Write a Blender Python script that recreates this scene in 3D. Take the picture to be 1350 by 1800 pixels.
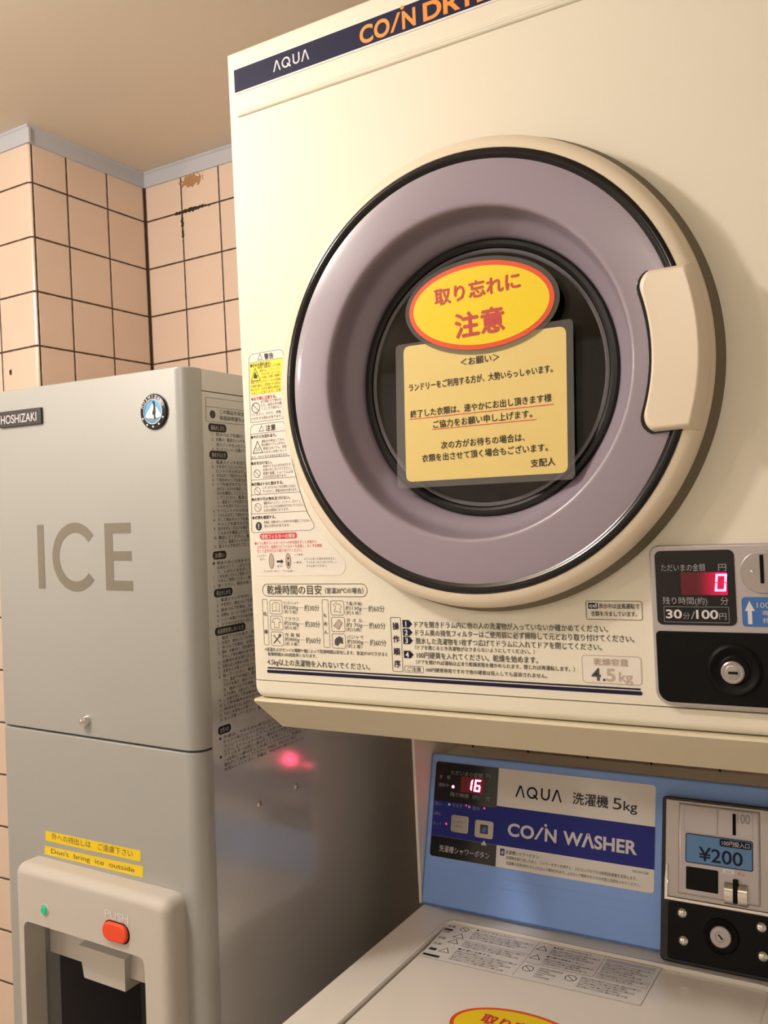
import bpy, bmesh, math
from math import sin, cos, pi, radians, hypot
from mathutils import Matrix, Vector

for o in list(bpy.data.objects):
    bpy.data.objects.remove(o)
SC = bpy.context.scene
COL = SC.collection

# ------------------------------------------------------------------ camera
CAMZ = 1.40
cam_d = bpy.data.cameras.new('camera')
cam = bpy.data.objects.new('camera', cam_d)
COL.objects.link(cam)
Rw = ((0.8601, -0.0431, -0.5084), (0.5080, -0.0194, 0.8611), (-0.0469, -0.9989, 0.0052))
cx_ = Vector([r[0] for r in Rw]).normalized()
cz_ = -Vector([r[2] for r in Rw]).normalized()
cy_ = cz_.cross(cx_).normalized()
cx_ = cy_.cross(cz_)
cam.matrix_world = Matrix(((cx_.x, cy_.x, cz_.x, 0), (cx_.y, cy_.y, cz_.y, 0), (cx_.z, cy_.z, cz_.z, CAMZ), (0, 0, 0, 1)))
cam_d.sensor_fit = 'VERTICAL'
cam_d.sensor_height = 36.0
cam_d.lens = 1573.0 / 1800.0 * 36.0
cam_d.clip_start = 0.02
SC.camera = cam

# ------------------------------------------------------------------ light
SC.view_settings.view_transform = 'Standard'
SC.view_settings.look = 'None'
SC.view_settings.gamma = 1.0
SC.view_settings.exposure = 0.0
SC.view_settings.use_curve_mapping = False
wd = bpy.data.worlds.new('world')
SC.world = wd
wd.use_nodes = True
wd.node_tree.nodes['Background'].inputs[0].default_value = (1.0, 0.82, 0.60, 1)
wd.node_tree.nodes['Background'].inputs[1].default_value = 0.02

CEIL = 2.147
WARM = (1.0, 0.91, 0.835)


def lamp(name, loc, size, power):
    d = bpy.data.lights.new(name, 'POINT')
    d.shadow_soft_size = size
    d.energy = power
    d.color = WARM
    o = bpy.data.objects.new(name, d)
    o.location = loc
    COL.objects.link(o)
    return o


LAMPS = ((-1.08, 0.16, 24.5), (-2.25, -1.10, 18.0), (-0.35, -1.00, 11.0))  # the far-left one is an added fill; the others follow the shadows
for lx, ly, lpw in LAMPS:
    lamp('key_or_fill_lamp', (lx, ly, CEIL - 0.13), 0.05, lpw)


# ------------------------------------------------------------------ materials
def lin(c):
    c = c / 255.0
    return c / 12.92 if c <= 0.04045 else ((c + 0.055) / 1.055) ** 2.4


def rgb(r, g, b):
    return (lin(r), lin(g), lin(b), 1.0)


def mat(name, col, rough=0.5, metal=0.0, coat=0.0, spec=0.5, emit=None, strength=0.0, bump=0.0, bscale=400.0, vary=0.0):
    m = bpy.data.materials.new(name)
    m.use_nodes = True
    nt = m.node_tree
    b = nt.nodes['Principled BSDF']
    b.inputs['Base Color'].default_value = col
    b.inputs['Roughness'].default_value = rough
    b.inputs['Metallic'].default_value = metal
    b.inputs['Coat Weight'].default_value = coat
    b.inputs['Coat Roughness'].default_value = 0.08
    b.inputs['Specular IOR Level'].default_value = spec
    if emit:
        b.inputs['Emission Color'].default_value = emit
        b.inputs['Emission Strength'].default_value = strength
    if bump or vary:
        tc = nt.nodes.new('ShaderNodeTexCoord')
        nz = nt.nodes.new('ShaderNodeTexNoise')
        nz.inputs['Scale'].default_value = bscale
        nz.inputs['Detail'].default_value = 3.0
        nt.links.new(tc.outputs['Object'], nz.inputs['Vector'])
        if bump:
            bp = nt.nodes.new('ShaderNodeBump')
            bp.inputs['Strength'].default_value = bump
            bp.inputs['Distance'].default_value = 0.0006
            nt.links.new(nz.outputs['Fac'], bp.inputs['Height'])
            nt.links.new(bp.outputs['Normal'], b.inputs['Normal'])
        if vary:
            n2 = nt.nodes.new('ShaderNodeTexNoise')
            n2.inputs['Scale'].default_value = 5.0
            n2.inputs['Detail'].default_value = 4.0
            nt.links.new(tc.outputs['Object'], n2.inputs['Vector'])
            mx = nt.nodes.new('ShaderNodeMix')
            mx.data_type = 'RGBA'
            mx.inputs[6].default_value = tuple(c * (1 - vary) for c in col[:3]) + (1,)
            mx.inputs[7].default_value = tuple(min(1, c * (1 + vary)) for c in col[:3]) + (1,)
            nt.links.new(n2.outputs['Fac'], mx.inputs[0])
            nt.links.new(mx.outputs[2], b.inputs['Base Color'])
    return m


M = {}
M['cream'] = mat('cream_enamel', rgb(232, 226, 208), 0.55, bump=0.04, bscale=900, vary=0.02)
M['creamdoor'] = mat('cream_plastic', rgb(233, 219, 196), 0.3, coat=0.1)
M['creamshelf'] = mat('cream_painted_steel', rgb(222, 212, 186), 0.45, bump=0.03, vary=0.03)
M['washer'] = mat('washer_ivory', rgb(242, 237, 228), 0.22, coat=0.25, vary=0.02)
M['lidgloss'] = mat('washer_lid_ivory', rgb(242, 236, 227), 0.12, coat=0.3)
M['ice'] = mat('ice_grey_steel', rgb(170, 171, 168), 0.32, metal=0.2, bump=0.05, bscale=1200, vary=0.02)
M['iceside'] = mat('ice_side_steel', rgb(206, 206, 206), 0.15, metal=0.4, vary=0.02)
M['icehouse'] = mat('ice_grey_plastic', rgb(196, 190, 182), 0.45, bump=0.12, bscale=1500)
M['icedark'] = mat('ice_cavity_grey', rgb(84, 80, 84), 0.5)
M['navy'] = mat('navy_print', rgb(22, 23, 58), 0.6, spec=0.25)
M['black'] = mat('black_plastic', rgb(10, 10, 10), 0.45, spec=0.15, bump=0.15, bscale=1500)
M['blackgloss'] = mat('black_gloss_trim', rgb(10, 8, 15), 0.13, spec=0.5)
M['blackflat'] = mat('black_matt', rgb(5, 5, 5), 0.7, spec=0.2)
M['olive'] = mat('dark_olive_door_edge', rgb(116, 107, 88), 0.6)  # dark olive band round the door edge
M['mauve'] = mat('mauve_tinted_plastic', rgb(150, 139, 152), 0.3, coat=0.25)
M['rubber'] = mat('black_rubber', rgb(14, 12, 12), 0.4)
M['drum'] = mat('dark_drum_steel', rgb(110, 108, 100), 0.5, metal=0.3)
M['greyrim'] = mat('grey_glass_rim', rgb(120, 118, 122), 0.25, metal=0.2)
M['ink'] = mat('black_ink', rgb(28, 26, 26), 0.5)
M['inkgrey'] = mat('grey_ink', rgb(74, 71, 68), 0.5)
M['inkfade'] = mat('faded_ink', rgb(190, 172, 158), 0.5)
M['inkred'] = mat('red_ink', rgb(214, 60, 66), 0.5)
M['orange'] = mat('orange_lettering', rgb(240, 150, 60), 0.45)
M['silver'] = mat('silver_lettering', rgb(205, 200, 205), 0.35, metal=0.3)
M['yellow'] = mat('yellow_print', rgb(246, 228, 44), 0.45)
M['sticker'] = mat('offwhite_sticker', rgb(232, 226, 216), 0.4)
M['bezel'] = mat('silver_bezel', rgb(186, 180, 182), 0.32, metal=0.45, bump=0.05, bscale=1500)
M['steel'] = mat('satin_steel', rgb(178, 172, 170), 0.28, metal=0.7)
M['chrome'] = mat('chrome', rgb(220, 216, 214), 0.07, metal=1.0)
M['whiteprint'] = mat('white_print', rgb(214, 212, 214), 0.5)
M['greyprint'] = mat('grey_print', rgb(150, 148, 150), 0.5)
M['redfilter'] = mat('red_display_filter', rgb(70, 8, 22), 0.2, emit=(1, 0.01, 0.07, 1), strength=0.05)
M['led'] = mat('red_led', rgb(255, 60, 110), 0.4, emit=(1.0, 0.13, 0.28, 1), strength=6.0)
M['ledwash'] = mat('red_led_bright', rgb(255, 60, 110), 0.4, emit=(1.0, 0.07, 0.16, 1), strength=34.0)
M['leddim'] = mat('red_led_dim', rgb(220, 40, 90), 0.4, emit=(1.0, 0.05, 0.2, 1), strength=0.8)
M['greenled'] = mat('green_led', rgb(0, 150, 100), 0.15, coat=0.6, emit=(0.0, 0.65, 0.33, 1), strength=0.35)
M['btnorange'] = mat('orange_button', rgb(240, 76, 36), 0.4, vary=0.05)
M['bluepanel'] = mat('sky_blue_panel', rgb(140, 180, 255), 0.5, vary=0.03)
M['bluelabel'] = mat('blue_label', rgb(92, 142, 196), 0.45)
M['bluearrow'] = mat('blue_arrow_plate', rgb(60, 108, 178), 0.35)
M['navyband'] = mat('navy_band', rgb(34, 44, 138), 0.55, spec=0.3)
M['plategrey'] = mat('pale_grey_sign', rgb(234, 231, 227), 0.4)
M['paper'] = mat('yellow_paper', rgb(228, 204, 128), 0.45)
M['ovalyellow'] = mat('oval_yellow', rgb(240, 212, 20), 0.35)
M['ovalred'] = mat('oval_red_border', rgb(230, 84, 34), 0.35)
M['ovaltext'] = mat('oval_red_text', rgb(196, 64, 60), 0.4)
M['tape'] = mat('yellow_tape', rgb(238, 206, 28), 0.3)
M['iceletter'] = mat('ice_letter_taupe', rgb(124, 118, 106), 0.4)
M['plate'] = mat('name_plate_grey', rgb(52, 50, 47), 0.35)
M['emblue'] = mat('emblem_blue', rgb(32, 146, 206), 0.25, coat=0.5)
M['emwhite'] = mat('emblem_white', rgb(214, 220, 222), 0.25, coat=0.5)
M['emteal'] = mat('emblem_teal', rgb(48, 120, 150), 0.25, coat=0.5)
M['trim'] = mat('grey_ceiling_trim', rgb(190, 192, 198), 0.45, vary=0.04)
M['ceiling'] = mat('ceiling_paint', rgb(228, 216, 198), 0.8, bump=0.2, bscale=700, vary=0.02)
M['roomwall'] = mat('room_wall_paint', rgb(232, 228, 220), 0.8, vary=0.02)
M['floor'] = mat('floor_vinyl', rgb(206, 200, 190), 0.5, vary=0.08)
M['lens'] = mat('lamp_diffuser', rgb(250, 240, 220), 0.4, emit=(1, 0.84, 0.6, 1), strength=3)


def glassy(name, fac, tint=(1, 1, 1, 1), rough=0.03, haze=0.0):
    m = bpy.data.materials.new(name)
    m.use_nodes = True
    nt = m.node_tree
    nt.nodes.clear()
    out = nt.nodes.new('ShaderNodeOutputMaterial')
    tr = nt.nodes.new('ShaderNodeBsdfTransparent')
    tr.inputs[0].default_value = tint
    gl = nt.nodes.new('ShaderNodeBsdfGlossy')
    gl.inputs['Roughness'].default_value = rough
    fr = nt.nodes.new('ShaderNodeFresnel')
    fr.inputs[0].default_value = fac
    mx = nt.nodes.new('ShaderNodeMixShader')
    nt.links.new(fr.outputs[0], mx.inputs[0])
    last = tr
    if haze:
        df = nt.nodes.new('ShaderNodeBsdfDiffuse')
        df.inputs[0].default_value = (0.8, 0.8, 0.8, 1)
        m2 = nt.nodes.new('ShaderNodeMixShader')
        m2.inputs[0].default_value = haze
        nt.links.new(tr.outputs[0], m2.inputs[1])
        nt.links.new(df.outputs[0], m2.inputs[2])
        last = m2
    nt.links.new(last.outputs[0], mx.inputs[1])
    nt.links.new(gl.outputs[0], mx.inputs[2])
    nt.links.new(mx.outputs[0], out.inputs[0])
    return m


M['glass'] = glassy('door_glass', 1.45, (0.62, 0.62, 0.6, 1))
M['film'] = glassy('lamination_film', 1.5, (0.9, 0.9, 0.9, 1), 0.08, 0.08)


class N:
    """tiny node helper"""

    def __init__(s, nt):
        s.nt = nt

    def m(s, op, a, b=None, c=None):
        n = s.nt.nodes.new('ShaderNodeMath')
        n.operation = op
        for i, v in enumerate((a, b, c)):
            if v is None:
                continue
            if isinstance(v, (int, float)):
                n.inputs[i].default_value = v
            else:
                s.nt.links.new(v, n.inputs[i])
        return n.outputs[0]


def tile_mat(name, xphase, yphase, zphase, pitch, xlines=(), ylines=(), stains=(), dots=()):
    """pink-beige glazed tiles: grid lines in x (faces towards the camera), in y (side faces) and in z"""
    m = bpy.data.materials.new(name)
    m.use_nodes = True
    nt = m.node_tree
    k = N(nt)
    b = nt.nodes['Principled BSDF']
    geo = nt.nodes.new('ShaderNodeNewGeometry')
    sp = nt.nodes.new('ShaderNodeSeparateXYZ')
    nt.links.new(geo.outputs['Position'], sp.inputs[0])
    sn = nt.nodes.new('ShaderNodeSeparateXYZ')
    nt.links.new(geo.outputs['True Normal'], sn.inputs[0])
    x, y, z = sp.outputs
    side = k.m('GREATER_THAN', k.m('ABSOLUTE', sn.outputs[0]), 0.5)

    def dist(c, ph):
        f = k.m('FRACT', k.m('DIVIDE', k.m('SUBTRACT', c, ph), pitch))
        return k.m('MULTIPLY', k.m('MINIMUM', f, k.m('SUBTRACT', 1.0, f)), pitch)

    dx, dy, dz = dist(x, xphase), dist(y, yphase), dist(z, zphase)
    for xl in xlines:
        dx = k.m('MINIMUM', dx, k.m('ABSOLUTE', k.m('SUBTRACT', x, xl)))
    for yl in ylines:
        dy = k.m('MINIMUM', dy, k.m('ABSOLUTE', k.m('SUBTRACT', y, yl)))
    dh = k.m('ADD', k.m('MULTIPLY', dx, k.m('SUBTRACT', 1.0, side)), k.m('MULTIPLY', dy, side))
    d = k.m('MINIMUM', dh, dz)
    tc = nt.nodes.new('ShaderNodeTexNoise')
    tc.inputs['Scale'].default_value = 60
    tc.inputs['Detail'].default_value = 4
    nt.links.new(geo.outputs['Position'], tc.inputs['Vector'])
    wob = k.m('MULTIPLY', k.m('SUBTRACT', tc.outputs['Fac'], 0.5), 0.0012)
    mr = nt.nodes.new('ShaderNodeMapRange')
    mr.interpolation_type = 'SMOOTHSTEP'
    mr.inputs['From Min'].default_value = 0.0011
    mr.inputs['From Max'].default_value = 0.0023
    nt.links.new(k.m('ADD', d, wob), mr.inputs['Value'])
    fac = mr.outputs[0]
    big = nt.nodes.new('ShaderNodeTexNoise')
    big.inputs['Scale'].default_value = 6
    nt.links.new(geo.outputs['Position'], big.inputs['Vector'])
    tint = nt.nodes.new('ShaderNodeMix')
    tint.data_type = 'RGBA'
    tint.inputs[6].default_value = rgb(222, 198, 179)
    tint.inputs[7].default_value = rgb(232, 210, 190)
    nt.links.new(big.outputs['Fac'], tint.inputs[0])
    mx = nt.nodes.new('ShaderNodeMix')
    mx.data_type = 'RGBA'
    mx.inputs[6].default_value = rgb(70, 52, 38)
    nt.links.new(fac, mx.inputs[0])
    nt.links.new(tint.outputs[2], mx.inputs[7])
    col = mx.outputs[2]
    fine = nt.nodes.new('ShaderNodeTexNoise')
    fine.inputs['Scale'].default_value = 130
    fine.inputs['Detail'].default_value = 6
    nt.links.new(geo.outputs['Position'], fine.inputs['Vector'])
    for (sx, sz, rx, rz, c, thr) in stains:
        e = k.m('ADD', k.m('POWER', k.m('DIVIDE', k.m('SUBTRACT', x, sx), rx), 2.0), k.m('POWER', k.m('DIVIDE', k.m('SUBTRACT', z, sz), rz), 2.0))
        e = k.m('ADD', k.m('SQRT', e), k.m('MULTIPLY', k.m('SUBTRACT', fine.outputs['Fac'], 0.5), 2.2))
        on = k.m('LESS_THAN', e, thr)
        s2 = nt.nodes.new('ShaderNodeMix')
        s2.data_type = 'RGBA'
        s2.inputs[7].default_value = c
        nt.links.new(on, s2.inputs[0])
        nt.links.new(col, s2.inputs[6])
        col = s2.outputs[2]
    nt.links.new(col, b.inputs['Base Color'])
    ro = nt.nodes.new('ShaderNodeMapRange')
    ro.inputs['To Min'].default_value = 0.8
    ro.inputs['To Max'].default_value = 0.18
    nt.links.new(fac, ro.inputs['Value'])
    nt.links.new(ro.outputs[0], b.inputs['Roughness'])
    hm = nt.nodes.new('ShaderNodeMapRange')
    hm.interpolation_type = 'SMOOTHSTEP'
    hm.inputs['From Max'].default_value = 0.004
    nt.links.new(d, hm.inputs['Value'])
    bp = nt.nodes.new('ShaderNodeBump')
    bp.inputs['Distance'].default_value = 0.0015
    bp.inputs['Strength'].default_value = 0.6
    nt.links.new(hm.outputs[0], bp.inputs['Height'])
    nt.links.new(bp.outputs['Normal'], b.inputs['Normal'])
    return m


# ------------------------------------------------------------------ object helpers
OFF = {}          # object -> its origin in the frame of its thing


def tag(o, label=None, cat=None, group=None, kind=None):
    if label:
        o['label'] = label
    if cat:
        o['category'] = cat
    if group:
        o['group'] = group
    if kind:
        o['kind'] = kind
    return o


def thing(name, label, cat, loc, roty=0.0, frame=None):
    o = bpy.data.objects.new(name, None)
    o.empty_display_size = 0.1
    COL.objects.link(o)
    o.location = loc
    o.rotation_euler = (0, roty, 0)
    OFF[o] = Vector(frame if frame is not None else loc)
    return tag(o, label, cat)


def add(name, bm, mats, parent=None, T=None, smooth=True, label=None, angle=35):
    """bm (in the thing's frame) becomes one mesh object with its origin at its middle"""
    if T is not None:
        for v in bm.verts:
            v.co = Vector(T(*v.co))
    bmesh.ops.recalc_face_normals(bm, faces=bm.faces)
    me = bpy.data.meshes.new(name)
    bm.to_mesh(me)
    bm.free()
    return link(name, me, mats, parent, smooth, label, angle)


def link(name, me, mats, parent=None, smooth=True, label=None, angle=35):
    if not isinstance(mats, (list, tuple)):
        mats = [mats]
    for m in mats:
        me.materials.append(m)
    lo = Vector((min(v.co.x for v in me.vertices), min(v.co.y for v in me.vertices), min(v.co.z for v in me.vertices)))
    hi = Vector((max(v.co.x for v in me.vertices), max(v.co.y for v in me.vertices), max(v.co.z for v in me.vertices)))
    c = (lo + hi) / 2
    me.transform(Matrix.Translation(-c))
    o = bpy.data.objects.new(name, me)
    COL.objects.link(o)
    OFF[o] = c
    if parent is not None:
        o.parent = parent
        o.location = c - OFF[parent]
    else:
        o.location = c
    if smooth:
        for p in me.polygons:
            p.use_smooth = True
        try:
            me.set_sharp_from_angle(angle=radians(angle))
        except Exception:
            pass
        wn = o.modifiers.new('weighted_normals', 'WEIGHTED_NORMAL')
        wn.keep_sharp = True
        wn.weight = 80
    if label:
        o['label'] = label
    return o


def nb():
    return bmesh.new()


def box(bm, x0, x1, y0, y1, z0, z1):
    vs = [bm.verts.new(p) for p in ((x0, y0, z0), (x1, y0, z0), (x1, y1, z0), (x0, y1, z0), (x0, y0, z1), (x1, y0, z1), (x1, y1, z1), (x0, y1, z1))]
    fs = []
    for q in ((0, 3, 2, 1), (4, 5, 6, 7), (0, 1, 5, 4), (1, 2, 6, 5), (2, 3, 7, 6), (3, 0, 4, 7)):
        fs.append(bm.faces.new([vs[i] for i in q]))
    return vs, fs


def bevel(bm, w, seg=3, sel=None, ang=30):
    es = [e for e in bm.edges if (sel(e) if sel else (len(e.link_faces) == 2 and e.calc_face_angle(0) > radians(ang)))]
    bmesh.ops.recalc_face_normals(bm, faces=bm.faces)
    bmesh.ops.bevel(bm, geom=es, offset=w, segments=seg, affect='EDGES', profile=0.5, clamp_overlap=True)
    return bm


def rr(x0, x1, z0, z1, r, n=6):
    """rounded rectangle outline, counter-clockwise"""
    if isinstance(r, (int, float)):
        r = (r, r, r, r)      # bl br tr tl
    pts = []
    for (cx, cz, rad, a0) in ((x0 + r[0], z0 + r[0], r[0], pi), (x1 - r[1], z0 + r[1], r[1], 1.5 * pi), (x1 - r[2], z1 - r[2], r[2], 0), (x0 + r[3], z1 - r[3], r[3], 0.5 * pi)):
        for i in range(n + 1):
            a = a0 + 0.5 * pi * i / n
            pts.append((cx + rad * cos(a), cz + rad * sin(a)))
    return pts


def prism(bm, pts, p0, p1, Y0, bev=0.0, seg=3):
    """outline (x,z) from depth p0 (back) to p1 (front, towards the viewer) in front of the plane y=Y0; front edge rounded by bev"""
    n = len(pts)
    cx = sum(p[0] for p in pts) / n
    cz = sum(p[1] for p in pts) / n
    rings = [[bm.verts.new((x, Y0 - p0, z)) for x, z in pts]]
    if bev > 0:
        ins = offset(pts, bev)
        for i in range(seg + 1):
            a = 0.5 * pi * i / seg
            f = 1 - cos(a)
            rings.append([bm.verts.new((x + (ix - x) * f, Y0 - (p1 - bev + bev * sin(a)), z + (iz - z) * f)) for (x, z), (ix, iz) in zip(pts, ins)])
    else:
        rings.append([bm.verts.new((x, Y0 - p1, z)) for x, z in pts])
    for a, b in zip(rings, rings[1:]):
        for i in range(n):
            j = (i + 1) % n
            bm.faces.new((a[i], a[j], b[j], b[i]))
    bm.faces.new(list(reversed(rings[0])))
    bm.faces.new(rings[-1])
    return bm


def offset(pts, d):
    """inset a counter-clockwise outline by d"""
    n = len(pts)
    out = []
    for i in range(n):
        x0, z0 = pts[i - 1]
        x1, z1 = pts[i]
        x2, z2 = pts[(i + 1) % n]
        a = (x1 - x0, z1 - z0)
        b = (x2 - x1, z2 - z1)
        la, lb = hypot(*a) or 1e-9, hypot(*b) or 1e-9
        nx = -a[1] / la - b[1] / lb
        nz = a[0] / la + b[0] / lb
        l = hypot(nx, nz) or 1e-9
        nx, nz = nx / l, nz / l
        dt = max(0.35, -a[1] / la * nx + a[0] / la * nz) if la > 1e-8 else 1
        out.append((x1 + nx * d / dt, z1 + nz * d / dt))
    return out


def frame_prism(bm, outer, inner, p0, p1, Y0, bev=0.0, seg=3):
    """slab with a hole; outer and inner are outlines with the same number of points"""
    n = len(outer)
    rings = [[bm.verts.new((x, Y0 - p0, z)) for x, z in outer]]
    if bev > 0:
        ins = offset(outer, bev)
        for i in range(seg + 1):
            a = 0.5 * pi * i / seg
            f = 1 - cos(a)
            rings.append([bm.verts.new((x + (ix - x) * f, Y0 - (p1 - bev + bev * sin(a)), z + (iz - z) * f)) for (x, z), (ix, iz) in zip(outer, ins)])
    else:
        rings.append([bm.verts.new((x, Y0 - p1, z)) for x, z in outer])
    rings.append([bm.verts.new((x, Y0 - p1, z)) for x, z in inner])
    rings.append([bm.verts.new((x, Y0 - p0, z)) for x, z in inner])
    rings.append(rings[0])
    for a, b in zip(rings, rings[1:]):
        for i in range(n):
            j = (i + 1) % n
            bm.faces.new((a[i], a[j], b[j], b[i]))
    return bm


def lathe(bm, prof, cx, cz, Y0, seg=96, close=False):
    """profile (radius, p) turned round the axis through (cx, cz) along y"""
    rings = []
    for r, p in prof:
        if r < 1e-6:
            rings.append([bm.verts.new((cx, Y0 - p, cz))])
        else:
            rings.append([bm.verts.new((cx + r * cos(2 * pi * i / seg), Y0 - p, cz + r * sin(2 * pi * i / seg))) for i in range(seg)])
    if close:
        rings.append(rings[0])
    for a, b in zip(rings, rings[1:]):
        for i in range(seg):
            j = (i + 1) % seg
            if len(a) == 1 and len(b) == 1:
                continue
            if len(a) == 1:
                bm.faces.new((a[0], b[j], b[i]))
            elif len(b) == 1:
                bm.faces.new((a[i], a[j], b[0]))
            else:
                bm.faces.new((a[i], a[j], b[j], b[i]))
    return bm


def disc_h(bm, cx, cz, r, p0, p1, Y0, bev=0.0, seg=32):
    prism(bm, [(cx + r * cos(2 * pi * i / seg), cz + r * sin(2 * pi * i / seg)) for i in range(seg)], p0, p1, Y0, bev)


# ------------------------------------------------------------------ flat printing
TXT = {}


def glyphs(s, bold):
    key = (s, bold)
    if key not in TXT:
        cu = bpy.data.curves.new('t', 'FONT')
        cu.body = s
        cu.size = 1.0
        cu.resolution_u = 2 if any(ord(ch) > 0x2e80 for ch in s) else 8
        cu.offset = bold
        cu.fill_mode = 'FRONT'
        ob = bpy.data.objects.new('t', cu)
        COL.objects.link(ob)
        dg = bpy.context.evaluated_depsgraph_get()
        me = bpy.data.meshes.new_from_object(ob.evaluated_get(dg))
        vs = [(v.co.x, v.co.y) for v in me.vertices]
        fs = [tuple(p.vertices) for p in me.polygons]
        bpy.data.objects.remove(ob)
        bpy.data.curves.remove(cu)
        bpy.data.meshes.remove(me)
        xs = [v[0] for v in vs] or [0]
        TXT[key] = (vs, fs, min(xs), max(xs))
    return TXT[key]


class Print:
    """flat printing gathered on one surface; fn maps (u, v, lift) in mm to the thing's frame"""

    def __init__(s, fn):
        s.fn, s.v, s.f, s.mi, s.mats = fn, [], [], [], []

    def _m(s, m):
        m = M[m]
        if m not in s.mats:
            s.mats.append(m)
        return s.mats.index(m)

    def poly(s, pts, m, lift=0.2):
        b = len(s.v)
        s.v += [s.fn(u, v, lift) for u, v in pts]
        s.f.append(tuple(range(b, b + len(pts))))
        s.mi.append(s._m(m))

    def rect(s, x0, x1, z0, z1, m, lift=0.2, r=0):
        s.poly(rr(x0, x1, z0, z1, r, 5) if r else [(x0, z0), (x1, z0), (x1, z1), (x0, z1)], m, lift)

    def stroke(s, pts, w, m, lift=0.25, closed=True):
        n = len(pts)
        if closed:
            a, b = offset(pts, -w / 2), offset(pts, w / 2)
        else:
            a, b = [], []
            for i, (x, z) in enumerate(pts):
                x0, z0 = pts[max(0, i - 1)]
                x1, z1 = pts[min(n - 1, i + 1)]
                l = hypot(x1 - x0, z1 - z0) or 1
                nx, nz = -(z1 - z0) / l * w / 2, (x1 - x0) / l * w / 2
                a.append((x - nx, z - nz))
                b.append((x + nx, z + nz))
        k = s._m(m)
        base = len(s.v)
        s.v += [s.fn(u, v, lift) for u, v in a] + [s.fn(u, v, lift) for u, v in b]
        for i in range(n if closed else n - 1):
            j = (i + 1) % n
            s.f.append((base + i, base + j, base + n + j, base + n + i))
            s.mi.append(k)

    def circ(s, cx, cz, r, m, lift=0.2, rz=None, n=28):
        s.poly([(cx + r * cos(2 * pi * i / n), cz + (rz or r) * sin(2 * pi * i / n)) for i in range(n)], m, lift)

    def ring(s, cx, cz, r, w, m, lift=0.25, rz=None, n=28):
        s.stroke([(cx + r * cos(2 * pi * i / n), cz + (rz or r) * sin(2 * pi * i / n)) for i in range(n)], w, m, lift)

    def text(s, t, x, z, h, m, x1=None, bold=0.0, shear=0.0, rot=0.0, lift=0.35, align='L'):
        over = 0.0
        if bold and any(ord(ch) > 0x2e80 for ch in t):      # heavier kanji: overprint instead of fattening the outline
            over, bold = bold, 0.0
        vs, fs, lo, hi = glyphs(t, bold)
        if not vs:
            return
        sx = h if x1 is None else (x1 - x) / max(1e-6, hi - lo)
        dx = 0.0
        if x1 is None and align == 'C':
            dx = -(hi - lo) * sx / 2
        if x1 is None and align == 'R':
            dx = -(hi - lo) * sx
        k = s._m(m)
        c, sn = cos(rot), sin(rot)
        e = over * h
        for q_, (ox, oz) in enumerate([(0, 0)] if not over else [(-e, 0), (e, 0), (0, -e), (0, e)]):
            base = len(s.v)
            for vx, vz in vs:
                a = (vx - lo) * sx + dx + shear * vz * h + ox
                b = vz * h + oz
                s.v.append(s.fn(x + a * c - b * sn, z + a * sn + b * c, lift + .04 * q_))
            for q in fs:
                s.f.append(tuple(base + i for i in q))
                s.mi.append(k)

    def tri_icon(s, x0, x1, z0, z1, m, w=0.6, lift=0.3):
        s.stroke([(x0, z0), (x1, z0), ((x0 + x1) / 2, z1)], w, m, lift)

    def no_icon(s, cx, cz, r, m, w=0.6, lift=0.3):
        s.ring(cx, cz, r, w, m, lift)
        q = r * 0.707
        s.stroke([(cx - q, cz + q), (cx + q, cz - q)], w, m, lift, closed=False)

    def excl_icon(s, cx, cz, rx, rz, m, m2, lift=0.3):
        s.circ(cx, cz, rx, m, lift, rz)
        s.rect(cx - rx * .14, cx + rx * .14, cz - rz * .2, cz + rz * .62, m2, lift + .1)
        s.circ(cx, cz - rz * .48, rx * .17, m2, lift + .1, n=10)

    def build(s, name, parent=None, label=None):
        me = bpy.data.meshes.new(name)
        me.from_pydata(s.v, [], s.f)
        for p, k in zip(me.polygons, s.mi):
            p.material_index = k
        me.update()
        return link(name, me, s.mats, parent, smooth=False, label=label)


def lambda_logo(P, x0, x1, z0, h, m, bold=0.01, lift=0.35):
    """the washer and dryer maker's word: A Q U A with open As"""
    w = (x1 - x0)
    sw = h * 0.155

    def A(a, b):
        mid = (a + b) / 2
        P.poly([(a, z0), (a + sw, z0), (mid + sw * .15, z0 + h - sw * 1.1), (b - sw, z0), (b, z0), (mid + sw * .6, z0 + h), (mid - sw * .6, z0 + h)], m, lift)
    A(x0, x0 + w * .215)
    cx, cz, r = x0 + w * .365, z0 + h * .5, h * .5
    P.ring(cx, cz, r * .92 - sw * .3, sw, m, lift, rz=r - sw * .5, n=32)
    P.stroke([(cx + r * .25, cz - r * .3), (cx + r * 1.05, cz - r * 1.0)], sw, m, lift + .02, closed=False)
    u0, u1 = x0 + w * .555, x0 + w * .745
    um, ur = (u0 + u1) / 2, (u1 - u0) / 2 - sw / 2
    pts = [(u0 + sw / 2, z0 + h), (u0 + sw / 2, z0 + ur + sw / 2)]
    pts += [(um - ur * cos(a), z0 + ur + sw / 2 - ur * sin(a)) for a in [pi * i / 12 for i in range(1, 12)]]
    pts += [(u1 - sw / 2, z0 + ur + sw / 2), (u1 - sw / 2, z0 + h)]
    P.stroke(pts, sw, m, lift, closed=False)
    A(x1 - w * .215, x1)


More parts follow.
